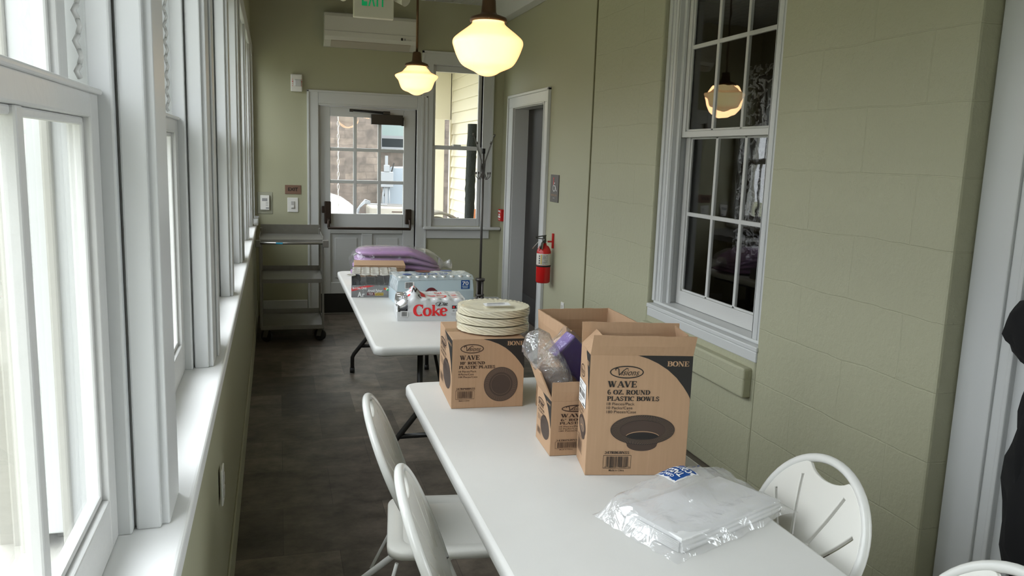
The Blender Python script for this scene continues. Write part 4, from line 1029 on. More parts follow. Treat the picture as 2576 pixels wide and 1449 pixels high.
# ---------------------------------------------------------------- plate packs on the closed carton
pwrap_m = film_mat('plate_pack_wrap', .02, .0, bscale=12, bstr=.25)
px_, py_ = .788, 2.93
def plate_pack(z, dx, dy, label, top=False):
    e = empty('plate_pack', (px_ + dx, py_ + dy, z))
    n = 18; m = MB()
    for k in range(n):
        zz = .0006 + k * .00143
        nn = 96; rows = []
        for j, (r, dz) in enumerate(((.088, .000), (.096, .0012), (.124, .0045), (.1375, .0052), (.1375, .0062), (.124, .0055))):
            rows.append([((r + (.0017 * math.sin(i * 2 * PI * 24 / nn + k * .9) if 2 <= j else 0)) * math.cos(i * 2 * PI / nn), (r + (.0017 * math.sin(i * 2 * PI * 24 / nn + k * .9) if 2 <= j else 0)) * math.sin(i * 2 * PI / nn), zz + dz) for i in range(nn)])
        if k in (0,) or k == n - 1 or True:
            m.grid(rows if k in (0, n - 1) else rows[3:5], None, True, False, True)
        if k == 0: m.face([rows[0][i] for i in range(nn)][::-1])
    m.build('plates', ivory_m, e)
    if top:
        q = MB(); rows = []; nn = 120; zz = .0006 + (n - 1) * .00143
        for j in range(8):
            f = j / 7; r = .088 + .0495 * f
            rows.append([(r * math.cos(i * 2 * PI / nn + f * .12), r * math.sin(i * 2 * PI / nn + f * .12), zz + .0015 + .005 * f + (.0011 * math.sin(i * 2 * PI * 40 / nn) * (1 if f > .1 else 0))) for i in range(nn)])
        q.grid(rows, None, True, False, True); q.face([(.088 * math.cos(i * 2 * PI / nn), .088 * math.sin(i * 2 * PI / nn), zz + .0016) for i in range(nn)])
        q.build('top_plate', ivory_m, e)
        lab = Print((-.045, -.050, zz + .0105), (1, -.06, .03), (.06, 1, .03), .10, .055); lab.rect(0, 0, 1, 1, white_p)
        lab.barcode(.15, .62, .85, .88, black_m, 1, 11, frame=False).text('PLASTIC PLATES', .1, .4, .8, .52, black_m).rect(.08, .24, .7, .28, grey_p, 1).rect(.08, .12, .6, .16, grey_p, 1)
        lab.build('paper_label', e)
    # clear wrap
    w = MB(); rows = []
    for j, (r, zz) in enumerate(((.13, .0002), (.1400, .001), (.1412, .004), (.1412, .0285), (.140, .0312), (.11, .0316), (.05, .0316), (.002, .0316))):
        rows.append([((r + .0012 * noise.noise(Vector((math.cos(a) * 4, math.sin(a) * 4, j * 1.7 + z * 30)))) * math.cos(a), (r + .0012 * noise.noise(Vector((math.cos(a) * 4, math.sin(a) * 4, j)))) * math.sin(a) , zz) for a in [i * 2 * PI / 60 for i in range(60)]])
    w.grid(rows, None, True, False, True)
    w.build('clear_wrap', pwrap_m, e)
    return tag(e, label, 'plate pack')
PZ = TZ + .0005 + .258 + TH + .0008
plate_pack(PZ, 0.002, 0, 'bottom pack of bone coloured plastic plates in the stack on the carton')
plate_pack(PZ + .0322, -.001, .002, 'middle pack of bone coloured plastic plates in the stack on the carton')
plate_pack(PZ + .0644, .003, .0, 'top pack of bone coloured plastic plates with a paper label in it', True)

# ---------------------------------------------------------------- purple pack and cups in the small carton
def lump_tube(pts, rad, n=24, amp=.006, seed=0, sq=1.0):
    m = MB(); pts = [Vector(p) for p in pts]; rows = []
    for i, p in enumerate(pts):
        tt = (pts[min(i + 1, len(pts) - 1)] - pts[max(i - 1, 0)]).normalized(); a = tt.cross(Vector((0, 1, 0))).normalized(); b = tt.cross(a)
        rows.append([p + (a * math.cos(q * 2 * PI / n) + b * math.sin(q * 2 * PI / n) * sq) * (rad[i] + amp * noise.noise(Vector((q * .9, i * 1.3, seed)))) for q in range(n)])
    m.grid(rows, None, True, False, True); m.face(rows[0][::-1]); m.face(rows[-1]); return m
pk = empty('purple_napkin_pack', (.908, 2.385, 1.040))
ax = Vector((.64, -.05, .77)).normalized(); ay = Vector((0.05, 1, 0)).normalized(); az = Vector((-.77, 0, .64)).normalized()
# flat block: long side runs down to the right
dn = Vector((.70, -.0, -.71)).normalized(); ac_ = Vector((.70, .0, .71)).normalized()
MB().obox(dn * .035 , dn * .075, ac_ * .045, Vector((0, .034, 0))).build('napkins', dpurple_m, pk, bevel=.006, seg=3)
MB().obox(dn * -.0425, dn * .005, ac_ * .045, Vector((0, .036, 0))).build('top_napkin', lpurple_m, pk, bevel=.004)
wr = MB().obox(dn * .028, dn * .09, ac_ * .052, Vector((0, .040, 0))); bmesh.ops.subdivide_edges(wr.bm, edges=wr.bm.edges, cuts=5, use_grid_fill=True)
for v in wr.bm.verts: v.co += Vector((noise.noise(v.co * 40), noise.noise(v.co * 40 + Vector((5, 0, 0))), noise.noise(v.co * 40 + Vector((0, 7, 0))))) * .005
wr.build('clear_wrap', film_m, pk, smooth=True)
tag(pk, 'dark purple napkin pack in clear wrap leaning out of the small opened carton', 'napkins')
cp = empty('clear_cup_sleeve', (.822, 2.345, 1.035))
cd = Vector((.40, -.02, -.95)).normalized(); cmb = MB()
for k in range(9):
    p = cd * (-.01 + k * .011); cmb.tube([p, p + cd * .004, p + cd * .010], [.040 - k * .0004, .040 - k * .0004, .036], 28, None, caps=False)
cmb.tube([cd * .09, cd * .16], [.035, .027], 28)
clear_m = film_mat('clear_cup_plastic', .5, .08, bscale=8, bstr=.1)
cmb.build('cups', clear_m, cp)
lump_tube([(-.075, 0, .075), (-.062, 0, .066), (-.045, 0, .050), (-.030, 0, .030), cd * .03, cd * .08, cd * .13, cd * .17], [.012, .038, .050, .050, .050, .046, .040, .02], 26, .010, 3).build('plastic_sleeve', film_mat('cup_bag_film', .7, .14, bscale=32, bstr=1, bdist=.012), cp)
tag(cp, 'stack of clear plastic cups in a crinkled clear bag, leaning left of the purple pack', 'plastic cups')

# ---------------------------------------------------------------- folded table cover in its clear bag
A_ = Vector((.845, 1.79, 0)); B_ = Vector((.918, 1.585, 0)); C_ = Vector((1.298, 1.742, 0)); D_ = Vector((1.215, 1.93, 0))
ctr = (A_ + B_ + C_ + D_) / 4
tc_ = empty('table_cover_pack', (ctr.x, ctr.y, TZ + .0006))
def bil(u, v): return (A_ * (1 - u) * (1 - v) + D_ * u * (1 - v) + C_ * u * v + B_ * (1 - u) * v) - ctr
for k in range(3):
    m = MB(); z0 = .001 + k * .0105; zt = .0095
    rows = []
    nv = 20
    for i in range(25):
        u = i / 24; rows.append([])
        for j in range(13):      # rounded fold loop in v-z
            if j <= 6: v, z = 0 + .965 * j / 6 + .01, 0
            else: v, z = .975 - .965 * (j - 7) / 5, 1
            p = bil(u, v - .012 * k); ruf = .0012 * noise.noise(Vector((u * 9, v * 4, k)))
            rows[-1].append((p.x, p.y, z0 + z * zt + ruf + (.006 * max(0, 1 - u * 4) * z)))
    m.grid(rows, None, True, False, True); m.face([Vector(p) for p in rows[0]][::-1]); m.face([Vector(p) for p in rows[-1]])
    # inner folds showing at the left end
    m.build('folded_sheet', sheet_m, tc_)
fl = MB()
for k in range(6):
    z = .004 + k * .0046; fl.tube([bil(-.012, .05 + .02 * k) + Vector((0, 0, z)), bil(-.018, .4) + Vector((0, 0, z + .001)), bil(-.012, .93) + Vector((0, 0, z - .001))], .0022, 8)
fl.build('fold_edges', sheet_m, tc_)
bagm = MB(); rows = []
NU, NV = 44, 30
def bagz(u, v):
    # puffs up towards the back right, tucks down at the rim
    e = max(0, min(1, min(u + .12, 1.08 - u) / .16)); f = max(0, min(1, min(v + .30, 1.10 - v) / .22))
    k = math.sin(e * PI / 2) ** .8 * math.sin(f * PI / 2) ** .8
    puff = .034 + .052 * math.exp(-((v - .10) / .42) ** 2 - ((u - .50) / .42) ** 2) + .012 * (1 - v)
    wr_ = .012 * noise.noise(Vector((u * 4, v * 4, 1))) + .005 * abs(noise.noise(Vector((u * 11, v * 9, 4)))) + .0025 * noise.noise(Vector((u * 40, v * 33, 9)))
    return k * (puff + wr_ * (1.6 if (u < .1 or u > .9) else .8))
for i in range(NU + 1):
    u = -.12 + 1.20 * i / NU; rows.append([])
    for j in range(NV + 1):
        v = -.30 + 1.40 * j / NV; p = bil(u, v + .02 * noise.noise(Vector((u * 6, 3, 0)))); q = p + Vector((.012 * noise.noise(Vector((u * 7, v * 7, 8))), .012 * noise.noise(Vector((u * 7, v * 7, 18))), 0))
        rows[-1].append((q.x, q.y, .0008 + bagz(u, v)))
bagm.grid(rows); bagm.build('clear_bag', filmw_m, tc_)
# blue label printed on the bag
def on_bag(u, v): p = bil(u, v); return Vector((p.x, p.y, .0035 + bagz(u, v)))
lbm = MB()
def lab_rect(u0, u1, v0, v1, m, lift, n=8):
    rows = [[on_bag(u0 + (u1 - u0) * i / n, v0 + (v1 - v0) * j / n) + Vector((0, 0, lift)) for j in range(n + 1)] for i in range(n + 1)]
    lbm.grid(rows, m, True)
lab_rect(.35, .60, -.10, .24, white_p, 0); lab_rect(.365, .585, -.085, .225, blue_p, .0007)
def bag_text(txt, u0, u1, v0, v1, m, bold=.03):
    vs, fs, x0, x1, y0, y1 = text2d(txt, bold)
    k = lbm.mi(m); nv = [lbm.bm.verts.new(on_bag(u0 + (u1 - u0) * (v.y - y0) / (y1 - y0), v0 + (v1 - v0) * (v.x - x0) / (x1 - x0)) + Vector((0, 0, .0016))) for v in vs]
    for f in fs:
        try: lbm.bm.faces.new([nv[i] for i in f]).material_index = k
        except ValueError: pass
bag_text('CLEAR', .405, .38, .15, -.01, white_p); bag_text('TABLE', .48, .42, .20, -.06, white_p); bag_text('COVER', .565, .50, .20, -.06, white_p)
for i in range(5): lab_rect(.66 + i * .014, .665 + i * .014, -.16, .06, grey_p, 0)
lab_rect(.625, .648, -.16, -.06, blue_p, .0003)
for k in range(3):
    a = k * 2.09; lab_rect(.80 + .02 * math.cos(a) - .010, .80 + .02 * math.cos(a) + .012, -.10 + .035 * math.sin(a) - .02, -.10 + .035 * math.sin(a) + .012, blue_p, 0, 3)
o = lbm.build('bag_printing', white_p, tc_)
tag(tc_, 'folded white plastic table cover in a clear bag with a blue label', 'table cover')

# ================================================================== GOODS ON THE FAR TABLE
# tray of canned tea
td = empty('canned_tea_case', (.441, 5.158, TZ + .0005), math.radians(-6))
TW, TD = .300, .360
MB().box(0, TW, 0, .003, 0, .078).box(0, TW, TD - .003, TD, 0, .078).box(0, .003, .003, TD - .003, 0, .078).box(TW - .003, TW, .003, TD - .003, 0, .078).box(0, TW, .003, TD, 0, .003).build('tray', mat('grey_printed_tray', (.20, .20, .205), .5), td)
blk_can = mat('black_can_print', (.02, .022, .028), .25, metal=.4)
first = None
for j in range(6):
    for i in range(5):
        x, y = .030 + i * .060, .032 + j * .0595
        if first is None:
            c = MB().lathe([(.001, .004), (.026, .004), (.029, .010), (.029, .128), (.0255, .140), (.0262, .1445), (.0235, .1445), (.0225, .140)], n=24); c.build('can', blk_can, td).location = (x, y, 0)
            first = td.children[-1]
            l = MB().lathe([(.0285, .1425), (.0292, .1465), (.0280, .149), (.0262, .1435), (.001, .1430)], n=24).build('lid', mat('cream_can_lid', (.62, .60, .54), .35, metal=.3), first)
        else:
            c = first.copy(); COL.objects.link(c); c.parent = td; c.location = (x, y, 0)
            l2 = l.copy(); COL.objects.link(l2); l2.parent = c
w = MB(); rows = []
for (dx, z) in ((-.001, .02), (-.0015, .135), (.012, .150), (.05, .1495)):
    rows.append([(dx, dx, z), (TW / 2, dx, z), (TW - dx, dx, z), (TW - dx, TD / 2, z), (TW - dx, TD - dx, z), (TW / 2, TD - dx, z), (dx, TD - dx, z), (dx, TD / 2, z)])
w.grid(rows, None, False, False, True); w.build('shrink_wrap', film_m, td)
p = Print((0, -.0002, 0), (1, 0, 0), (0, 0, 1), TW, .078)
p.poly([(0, .50), (0, .78), (.34, 1), (.50, .98)], redp_m).text('30-11.5oz. CANS', .02, .68, .32, .86, white_p, bold=.03)
p.text('A', .13, .04, .22, .46, white_p, bold=.03).text('r', .23, .04, .28, .32, white_p, bold=.03)
p.text('Arnold Palmer', .34, .45, .66, .70, white_p, shear=.4, bold=.01).rect(.33, .18, .49, .42, maroon_p).rect(.50, .16, .68, .40, amber).text('TEA', .36, .22, .46, .38, white_p, 2).text('LEMONADE', .51, .2, .67, .36, brown_ink, 2)
for k, mt in enumerate((redp_m, amber, white_p, MATS['green_letter'])):
    a0 = math.radians(150 - k * 38); a1 = math.radians(112 - k * 38); q = (.735, .60)
    p.poly([q, (q[0] + .065 * math.cos(a0), q[1] + .24 * math.sin(a0)), (q[0] + .065 * math.cos((a0 + a1) / 2), q[1] + .24 * math.sin((a0 + a1) / 2)), (q[0] + .065 * math.cos(a1), q[1] + .24 * math.sin(a1))], mt, 2)
p.rect(.83, .1, .97, .66, white_p).barcode(.84, .12, .96, .64, black_m, 2, 9, frame=False)
p.build('printing', td)
tag(td, 'case of black tea cans in a grey tray under shrink wrap on the far table', 'drink case')
# flat cardboard stack behind it
fb = empty('flat_cardboard_box', (.50, 5.60, TZ + .0005), math.radians(-5))
MB().box(0, .35, 0, .26, 0, .128).build('body', card, fb, bevel=.002)
MB().box(-.004, .354, -.004, .264, .1285, .150).build('lid', card, fb, bevel=.002)
tag(fb, 'shallow brown cardboard box between the tea cans and the purple bundle', 'cardboard box')
# purple tablecloth bundle
pb_ = empty('purple_cloth_bundle', (.86, 6.08, TZ + .004), math.radians(-3))
Lh, Dh = .345, .19
for k in range(4):
    m = MB(); z0 = .002 + k * .052; rows = []
    for i in range(33):
        a = -1 + 2 * i / 32; hl_ = Lh * (1 - .035 * k)
        edge = (1 - abs(a) ** 5); zc = z0 + .026 - (.055 * max(0, a - .25) ** 1.3 * k * .75); h_ = .0265 * (max(.02, edge) ** .5)
        rows.append([(a * hl_, (Dh + .006 * noise.noise(Vector((a * 4, k, 2)))) * (max(.03, edge) ** .3) * math.copysign(abs(math.cos(q)) ** .5, math.cos(q)), zc + h_ * math.copysign(abs(math.sin(q)) ** .8, math.sin(q)) + .003 * noise.noise(Vector((a * 8, q, k)))) for q in [j * 2 * PI / 24 for j in range(24)]])
    m.grid(rows, None, True, False, True); m.build('folded_cloth', purple_m, pb_)
w = MB(); rows = []
for i in range(37):
    a = -1 + 2 * i / 36; e = max(.02, 1 - abs(a) ** 6) ** .5; hz = .112 * e - .022 * max(0, a) ** 2
    rows.append([(a * (Lh + .014), (Dh + .012) * e * math.copysign(abs(math.cos(q)) ** .5, math.cos(q)) + .008 * noise.noise(Vector((a * 9, q * 2, 1))), .112 - .03 * max(0, a) ** 2 + hz * math.copysign(abs(math.sin(q)) ** .7, math.sin(q)) + .006 * noise.noise(Vector((a * 12, q * 3, 5)))) for q in [j * 2 * PI / 32 for j in range(32)]])
w.grid(rows, None, True, False, True)
w.build('clear_bag', film_mat('clear_bundle_bag', .12, .06, bscale=16), pb_)
lump_tube([(Lh - .02, 0, .09), (Lh + .02, 0, .085), (Lh + .05, 0, .085), (Lh + .075, -.01, .09)], [.05, .02, .03, .038], 18, .012, 4).build('bag_neck', filmw_m, pb_)
tag(pb_, 'folded light purple cloths bundled in a clear bag at the far table end', 'cloth bundle')
# bottled water case
wc = empty('bottled_water_case', (.692, 4.862, TZ + .0005), math.radians(3.5))
WW, WD, WH = .495, .262, .158
bot_m = mat('clear_water_bottle', (.55, .60, .62), .12); capm = mat('white_cap', (.75, .74, .70), .35)
first = None; ny = 5; nx = 9
for j in range(ny):
    for i in range(nx):
        x, y = .0275 + i * .055, .028 + j * .0515
        if first is None:
            first = MB().lathe([(.001, .002), (.024, .002), (.0262, .008), (.0262, .095), (.024, .110), (.012, .138), (.0115, .160)], n=16).build('bottle', bot_m, wc); first.location = (x, y, 0)
            cpm = MB().lathe([(.0135, .158), (.0140, .161), (.0140, .172), (.012, .174), (.001, .1742)], n=16).build('cap', capm, first)
        else:
            c = first.copy(); COL.objects.link(c); c.parent = wc; c.location = (x, y, 0); c2 = cpm.copy(); COL.objects.link(c2); c2.parent = c
wp = MB()
q0 = -.0015
sec = [(q0, 0, 0), (q0, 0, .078), (.001, 0, .155), (.012, .012, .1765)]
# printed front and back film, sloping shoulders
for (ya, yb_, s) in ((-.0015, .010, 1), (WD + .0015, WD - .010, -1)):
    wp.face([(0, ya, 0), (WW, ya, 0), (WW, ya, .080), (0, ya, .080)], greyblue_p)
    wp.face([(0, ya, .080), (WW, ya, .080), (WW - .008, (ya * .7 + yb_ * .3), .150), (.008, (ya * .7 + yb_ * .3), .150)], ltblue_p)
wp.face([(0, 0, 0), (0, WD, 0), (0, WD, .08), (0, 0, .08)], ltblue_p); wp.face([(WW, 0, 0), (WW, WD, 0), (WW, WD, .08), (WW, 0, .08)], greyblue_p)
wp.build('printed_wrap', ltblue_p, wc)
tw = MB(); rows = []
for i in range(28):
    u = i / 27; rows.append([])
    for j in range(15):
        v = j / 14; px = u * WW; py = v * WD
        bump_ = .5 + .5 * math.cos((px - .0275) / .055 * 2 * PI); bump2 = .5 + .5 * math.cos((py - .028) / .0515 * 2 * PI)
        edge = min(1, min(v, 1 - v) * 9); rows[-1].append((px, py, .152 + (.0255 * edge) * (.93 + .07 * bump_ * bump2)))
tw.grid(rows); tw.build('top_wrap', film_mat('water_top_wrap', .25, .55, bscale=22, wcol=(.55, .64, .68)), wc)
for sx in (0, WW):
    w = MB(); w.grid([[(sx, y, z) for y in (0, WD * .33, WD * .66, WD)] for z in (.08, .12, .152)], None); w.build('side_wrap', film_m, wc)
p = Print((0, -.0022, 0), (1, 0, 0), (0, 0, 1), WW, .152)
p.rect(.10, .66, .22, .94, white_p).barcode(.11, .69, .20, .92, black_m, 2, 12, frame=False)
p.poly([(.44 + .065 * math.cos(math.radians(a)), .53 + .16 * math.sin(math.radians(a))) for a in range(0, 361, 12)], maroon_p, 1).rect(.365, .42, .515, .58, maroon_p, 2).text('WELLSLEY', .372, .455, .508, .55, white_p, 3, bold=.03).text('FARMS', .41, .35, .47, .39, white_p, 3)
p.rect(.83, .60, .945, .97, blue_p).text('70', .845, .76, .93, .92, white_p, 2, bold=.02).rect(.845, .70, .925, .73, ltblue_p, 2).rect(.85, .64, .92, .665, ltblue_p, 2)
for f in list(p.mb.bm.verts):     # the upper half leans back with the film
    if f.co.z > .08: f.co.y += (f.co.z - .08) * .03
p.build('printing', wc)
q = Print((0, 0, .1792), (1, 0, 0), (0, 1, 0), WW, WD); q.text('WATER', .28, .15, .72, .42, blue_p, bold=.02).ell(.16, .3, .06, .12, blue_p).ell(.42, .75, .10, .16, maroon_p).ell(.74, .8, .08, .12, blue_p)
q.build('top_printing', wc)
tag(wc, 'shrink wrapped case of water bottles with a blue 70 mark on the far table', 'drink case')
# diet cola case, torn open on its left
dc = empty('cola_can_case', (.627, 4.378, TZ + .0005), math.radians(-4))
DW, DD = .384, .268
MB().box(0, DW, 0, .0025, 0, .052).box(0, DW, DD - .0025, DD, 0, .052).box(0, .0025, .0025, DD - .0025, 0, .052).box(DW - .0025, DW, .0025, DD - .0025, 0, .052).box(0, DW, .0025, DD, 0, .0025).build('tray', silver_m, dc)
first = None
for j in range(4):
    for i in range(6):
        if i == 0 and j < 2: continue
        x, y = .034 + i * .0632, .036 + j * .0655
        if first is None:
            first = MB().lathe([(.001, .004), (.026, .004), (.0312, .014), (.0312, .104), (.0265, .118), (.0272, .122), (.025, .122), (.024, .118), (.001, .118)], n=28).build('can', silver_l, dc); first.location = (x, y, 0)
        else: c = first.copy(); COL.objects.link(c); c.parent = dc; c.location = (x, y, 0)
# fallen can in the torn corner
fc = MB().tube([(.0, 0, 0), (.004, 0, 0), (.016, 0, 0), (.105, 0, 0), (.118, 0, 0), (.12, 0, 0)], [.020, .026, .032, .032, .026, .020], 28).tube([(.085, 0, 0), (.10, 0, 0)], .0323, 28, redp_m, caps=False)
fo = fc.build('loose_can', silver_l, dc); fo.location = (.006, .055, .062); fo.rotation_euler = (0, math.radians(-32), math.radians(8))
w = MB(); rows = []
def dtop(u, v):
    px = u * DW; py = v * DD
    cx_ = .5 + .5 * math.cos((px - .034) / .0632 * 2 * PI)
    z = .1225 + .0045 * cx_ * (.4 + .6 * (.5 + .5 * math.cos((py - .036) / .0655 * 2 * PI)))
    z -= .010 * max(0, 1 - v * 9) * (1 - cx_)
    if u < .42: z += .055 * math.exp(-((u - .26) / .10) ** 2) * math.exp(-((v - .45) / .3) ** 2)
    z += .006 * noise.noise(Vector((u * 9, v * 8, 3))) * (1.5 if u < .35 else .4)
    return z
for i in range(61):
    u = .15 + .85 * i / 60; rows.append([])
    for j in range(-8, 33):
        if j < 0: k = (-j) / 8; sc = .004 * k * (1 - k) * 4 * (.5 - .5 * math.cos((u * DW - .034) / .0632 * 2 * PI)); py = -.0018 + sc * .8; pz = dtop(u, 0) * (1 - k) + .050 * k; 
        else: py = DD * j / 32; pz = dtop(u, j / 32)
        if j < 0 and u < .30: pz = pz - (0.30 - u) * .22 * (1 - (-j) / 8)
        jag = .012 * noise.noise(Vector((j * .8, 1, 0))) if i < 3 else 0
        rows[-1].append((u * DW + jag, py, pz))
vs_ = w.grid(rows); w.build('printed_wrap', silver_m, dc)
fl2 = MB(); rows = []
for i in range(10):
    a = i / 9; rows.append([(-.004 + a * .085 + .006 * noise.noise(Vector((a * 7, b * 5, 1))), .01 + b * .20 * (1 - a * .4), .050 + .05 * a + .035 * b * (1 - a) + .016 * noise.noise(Vector((a * 5, b * 6, 4)))) for b in [j / 9 for j in range(10)] if True])
fl2.grid(rows[:4]); 
rows = [[(.002 + .004 * noise.noise(Vector((i, k, 0))), .0 + i * .026, .045 + k * .022 + .012 * noise.noise(Vector((i * .8, k, 7)))) for i in range(11)] for k in range(3)]
fl2.grid(rows); fl2.build('torn_wrap', silver_m, dc)
p = Print((0, -.0030, 0), (1, 0, 0), (0, 0, 1), DW, .115)
def stroke(pts, wd, m, l=1):
    n = len(pts)
    L = []; R_ = []
    for i in range(n):
        a = pts[max(0, i - 1)]; b = pts[min(n - 1, i + 1)]; dx, dy = (b[0] - a[0]) * DW, (b[1] - a[1]) * .115; l_ = math.hypot(dx, dy) or 1
        ww = wd * (.45 + .75 * abs(dy / l_)); ux, uy = -dy / l_ * ww / DW, dx / l_ * ww / .115
        L.append((pts[i][0] + ux, pts[i][1] + uy)); R_.append((pts[i][0] - ux, pts[i][1] - uy))
    for i in range(n - 1): p.poly([L[i], L[i + 1], R_[i + 1], R_[i]], m, l)
def gbox(ch, a0, b0, a1, b1, m):
    q, w_ = serif_text(ch); xs = [c[0] for f in q for c in f]; ys = [c[1] for f in q for c in f]; x0, x1, y0_, y1_ = min(xs), max(xs), min(ys), max(ys)
    for f in q: p.poly([(a0 + (c[0] - x0) / (x1 - x0) * (a1 - a0), b0 + (c[1] - y0_) / (y1_ - y0_) * (b1 - b0)) for c in f], m, 1)
gbox('C', .227, .235, .372, .82, redp_m); gbox('o', .368, .235, .500, .66, redp_m); gbox('k', .500, .237, .632, .80, redp_m); gbox('e', .618, .235, .735, .66, redp_m)
stroke([(.585, .80), (.56, .79), (.556, .86), (.59, .92), (.64, .945), (.675, .89), (.66, .79), (.61, .74), (.575, .75)], .0016, black_m, 2); stroke([(.63, .90), (.60, .75)], .003, black_m, 2)
p.text('iet', .668, .745, .735, .93, black_m, 2, bold=.02, shear=.35)
p.rect(.80, .60, .93, .76, black_m).ell(.825, .68, .016, .055, redp_m, 2).rect(.86, .70, .91, .725, white_p, 2).rect(.86, .645, .90, .665, white_p, 2)
p.rect(.81, .46, .84, .52, grey_p).rect(.86, .44, .88, .52, grey_p).rect(.79, .34, .92, .355, grey_p).rect(.795, .28, .90, .295, grey_p)
p.rect(.045, .20, .155, .50, white_p).barcode(.05, .21, .15, .49, black_m, 2, 14)
p.build('printing', dc)
tp = MB()
def on_top(a, b): return Vector((a * DW, b * DD, dtop(a, b) + .0022))
def top_strip(pts, wd, m):
    n = len(pts)
    for i in range(n - 1):
        (a, b), (c, d) = pts[i], pts[i + 1]; dx, dy = (c - a) * DW, (d - b) * DD; l_ = math.hypot(dx, dy) or 1; ux, uy = -dy / l_ * wd / DW, dx / l_ * wd / DD
        for k in range(3):
            s0, s1 = k / 3, (k + 1) / 3; P0 = (a + (c - a) * s0, b + (d - b) * s0); P1 = (a + (c - a) * s1, b + (d - b) * s1)
            tp.face([on_top(P0[0] + ux, P0[1] + uy), on_top(P1[0] + ux, P1[1] + uy), on_top(P1[0] - ux, P1[1] - uy), on_top(P0[0] - ux, P0[1] - uy)], m)
top_strip([(.22, .30), (.25, .60), (.29, .85)], .012, redp_m); top_strip([(.29, .75), (.33, .35), (.40, .30)], .009, redp_m); top_strip([(.38, .45), (.39, .15)], .014, redp_m)
top_strip([(.42, .5), (.50, .38), (.57, .30)], .006, redp_m); top_strip([(.58, .25), (.64, .18), (.72, .22), (.73, .36), (.66, .42), (.59, .36)], .005, redp_m)
top_strip([(.22, .22), (.25, .34), (.27, .20), (.30, .34)], .003, black_m); top_strip([(.33, .20), (.31, .12), (.35, .08)], .003, black_m)
for k in range(4): top_strip([(.60 + .03 * k, .62), (.60 + .03 * k, .80)], .003, redp_m); top_strip([(.82, .2 + .15 * k), (.90, .2 + .15 * k)], .004, redp_m); top_strip([(.77, .2 + .15 * k), (.80, .2 + .15 * k)], .003, black_m)
tp.build('top_printing', redp_m, dc)
tag(dc, 'torn silver case of diet cola cans with red lettering on the far table', 'drink case')

# ================================================================== CART, COAT STAND, BASKET, COAT
ct = empty('utility_cart', (.10, 7.10, 0)); cw = .268; cdp = .60
for (y, x) in ((.012, -cw), (.012, cw), (cdp - .03, -cw), (cdp - .03, cw)):
    MB().box(x - .016 if x > 0 else x - .003, x + .003 if x > 0 else x + .016, y - .014, y + .018, .135, .955 if y > .3 else .90).build('post', steel_m, ct, bevel=.003)
for z, lip in ((.90, .028), (.555, .02), (.145, .02)):
    m = MB().box(-cw + .002, cw - .002, 0.0, cdp, z - .003, z)
    m.box(-cw + .002, cw - .002, -.001, .002, z - .028, z + .008).box(-cw + .002, cw - .002, cdp - .002, cdp + .001, z - .02, z + (.085 if z > .8 else .045))
    m.box(-cw, -cw + .004, .002, cdp - .002, z - .028, z + lip).box(cw - .004, cw, .002, cdp - .002, z - .028, z + lip)
    m.build('shelf', steel_m, ct, bevel=.001)
hb = MB().tube([(-cw, 0, .875), (-cw, -.045, .88), (cw, -.045, .88), (cw, 0, .875)], .011, 12); hb.build('handle', steel_m, ct)
MB().box(-.13, -.075, -.0585, -.0565, .874, .888).build('blue_sticker', mat('blue_sticker', (.05, .35, .55), .5), ct)
for x in (cw, -cw): MB().box(x - .03 if x < 0 else x - .01, x + .01 if x < 0 else x + .04, -.06, .0, .845, .905).build('bumper', steel_m, ct, bevel=.004)
for (x, y) in ((-cw + .05, .05), (cw - .03, .05), (-cw + .05, cdp - .06), (cw - .03, cdp - .06)):
    c = MB().cyl((x, y, .13), (x, y, .108), .022, 14); c.obox((x - .009, y - .02, .080), (.0009, .0015, 0), (-.018, .009, .0), (.008, 0, .035)).obox((x + .009, y + .02, .080), (.0009, .0015, 0), (-.018, .009, 0), (.008, 0, .035)).box(x - .02, x + .02, y - .02, y + .02, .106, .110)
    c = c.build('caster', steeld_m, ct)
    MB().tube([(x + q * .42, y + .0 + q * .90, .054) for q in (-.015, -.010, .010, .015)], [.046, .053, .053, .046], 28).build('wheel', rubber_m, c)
tag(ct, 'three shelf steel utility cart standing left of the back door', 'cart')
# coat stand
cs = empty('coat_stand', (1.99, 7.93, 0))
MB().cyl((0, 0, .22), (0, 0, 1.74), .0125, 14).build('pole', steeld_m, cs)
for k in range(4):
    a = k * PI / 2 + .5; c, s_ = math.cos(a), math.sin(a)
    MB().tube([(c * .035, s_ * .035, .42), (c * .035, s_ * .035, .24), (c * .10, s_ * .10, .10), (c * .22, s_ * .22, .012)], .011, 10).build('leg', steeld_m, cs)
MB().cyl((0, 0, .40), (0, 0, .425), .05, 16).cyl((0, 0, .24), (0, 0, .26), .045, 16).build('leg_collar', steeld_m, cs)
MB().cyl((0, 0, 1.70), (0, 0, 1.75), .017, 14).build('cap', rubber_m, cs)
for k in range(4):
    a = k * PI / 2 + .35; c, s_ = math.cos(a), math.sin(a)
    MB().tube([(c * .014, s_ * .014, 1.45), (c * .025, s_ * .025, 1.62), (c * .08, s_ * .08, 1.72 if k % 2 else 1.76), (c * .125, s_ * .125, 1.80 if k % 2 else 1.88)], .0035, 8).tube([(c * .12, s_ * .12, 1.795 if k % 2 else 1.87), (c * .132, s_ * .132, 1.815 if k % 2 else 1.895)], .0095, 10).build('upper_hook', steeld_m, cs)
    MB().tube([(c * .014, s_ * .014, 1.60), (c * .018, s_ * .018, 1.50), (c * .05, s_ * .05, 1.44), (c * .085, s_ * .085, 1.47), (c * .085, s_ * .085, 1.50)], .004, 8).tube([(c * .085, s_ * .085, 1.495), (c * .086, s_ * .086, 1.515)], .009, 10).build('lower_hook', steeld_m, cs)
tag(cs, 'thin metal coat stand with black tipped hooks in the back right corner', 'coat stand')
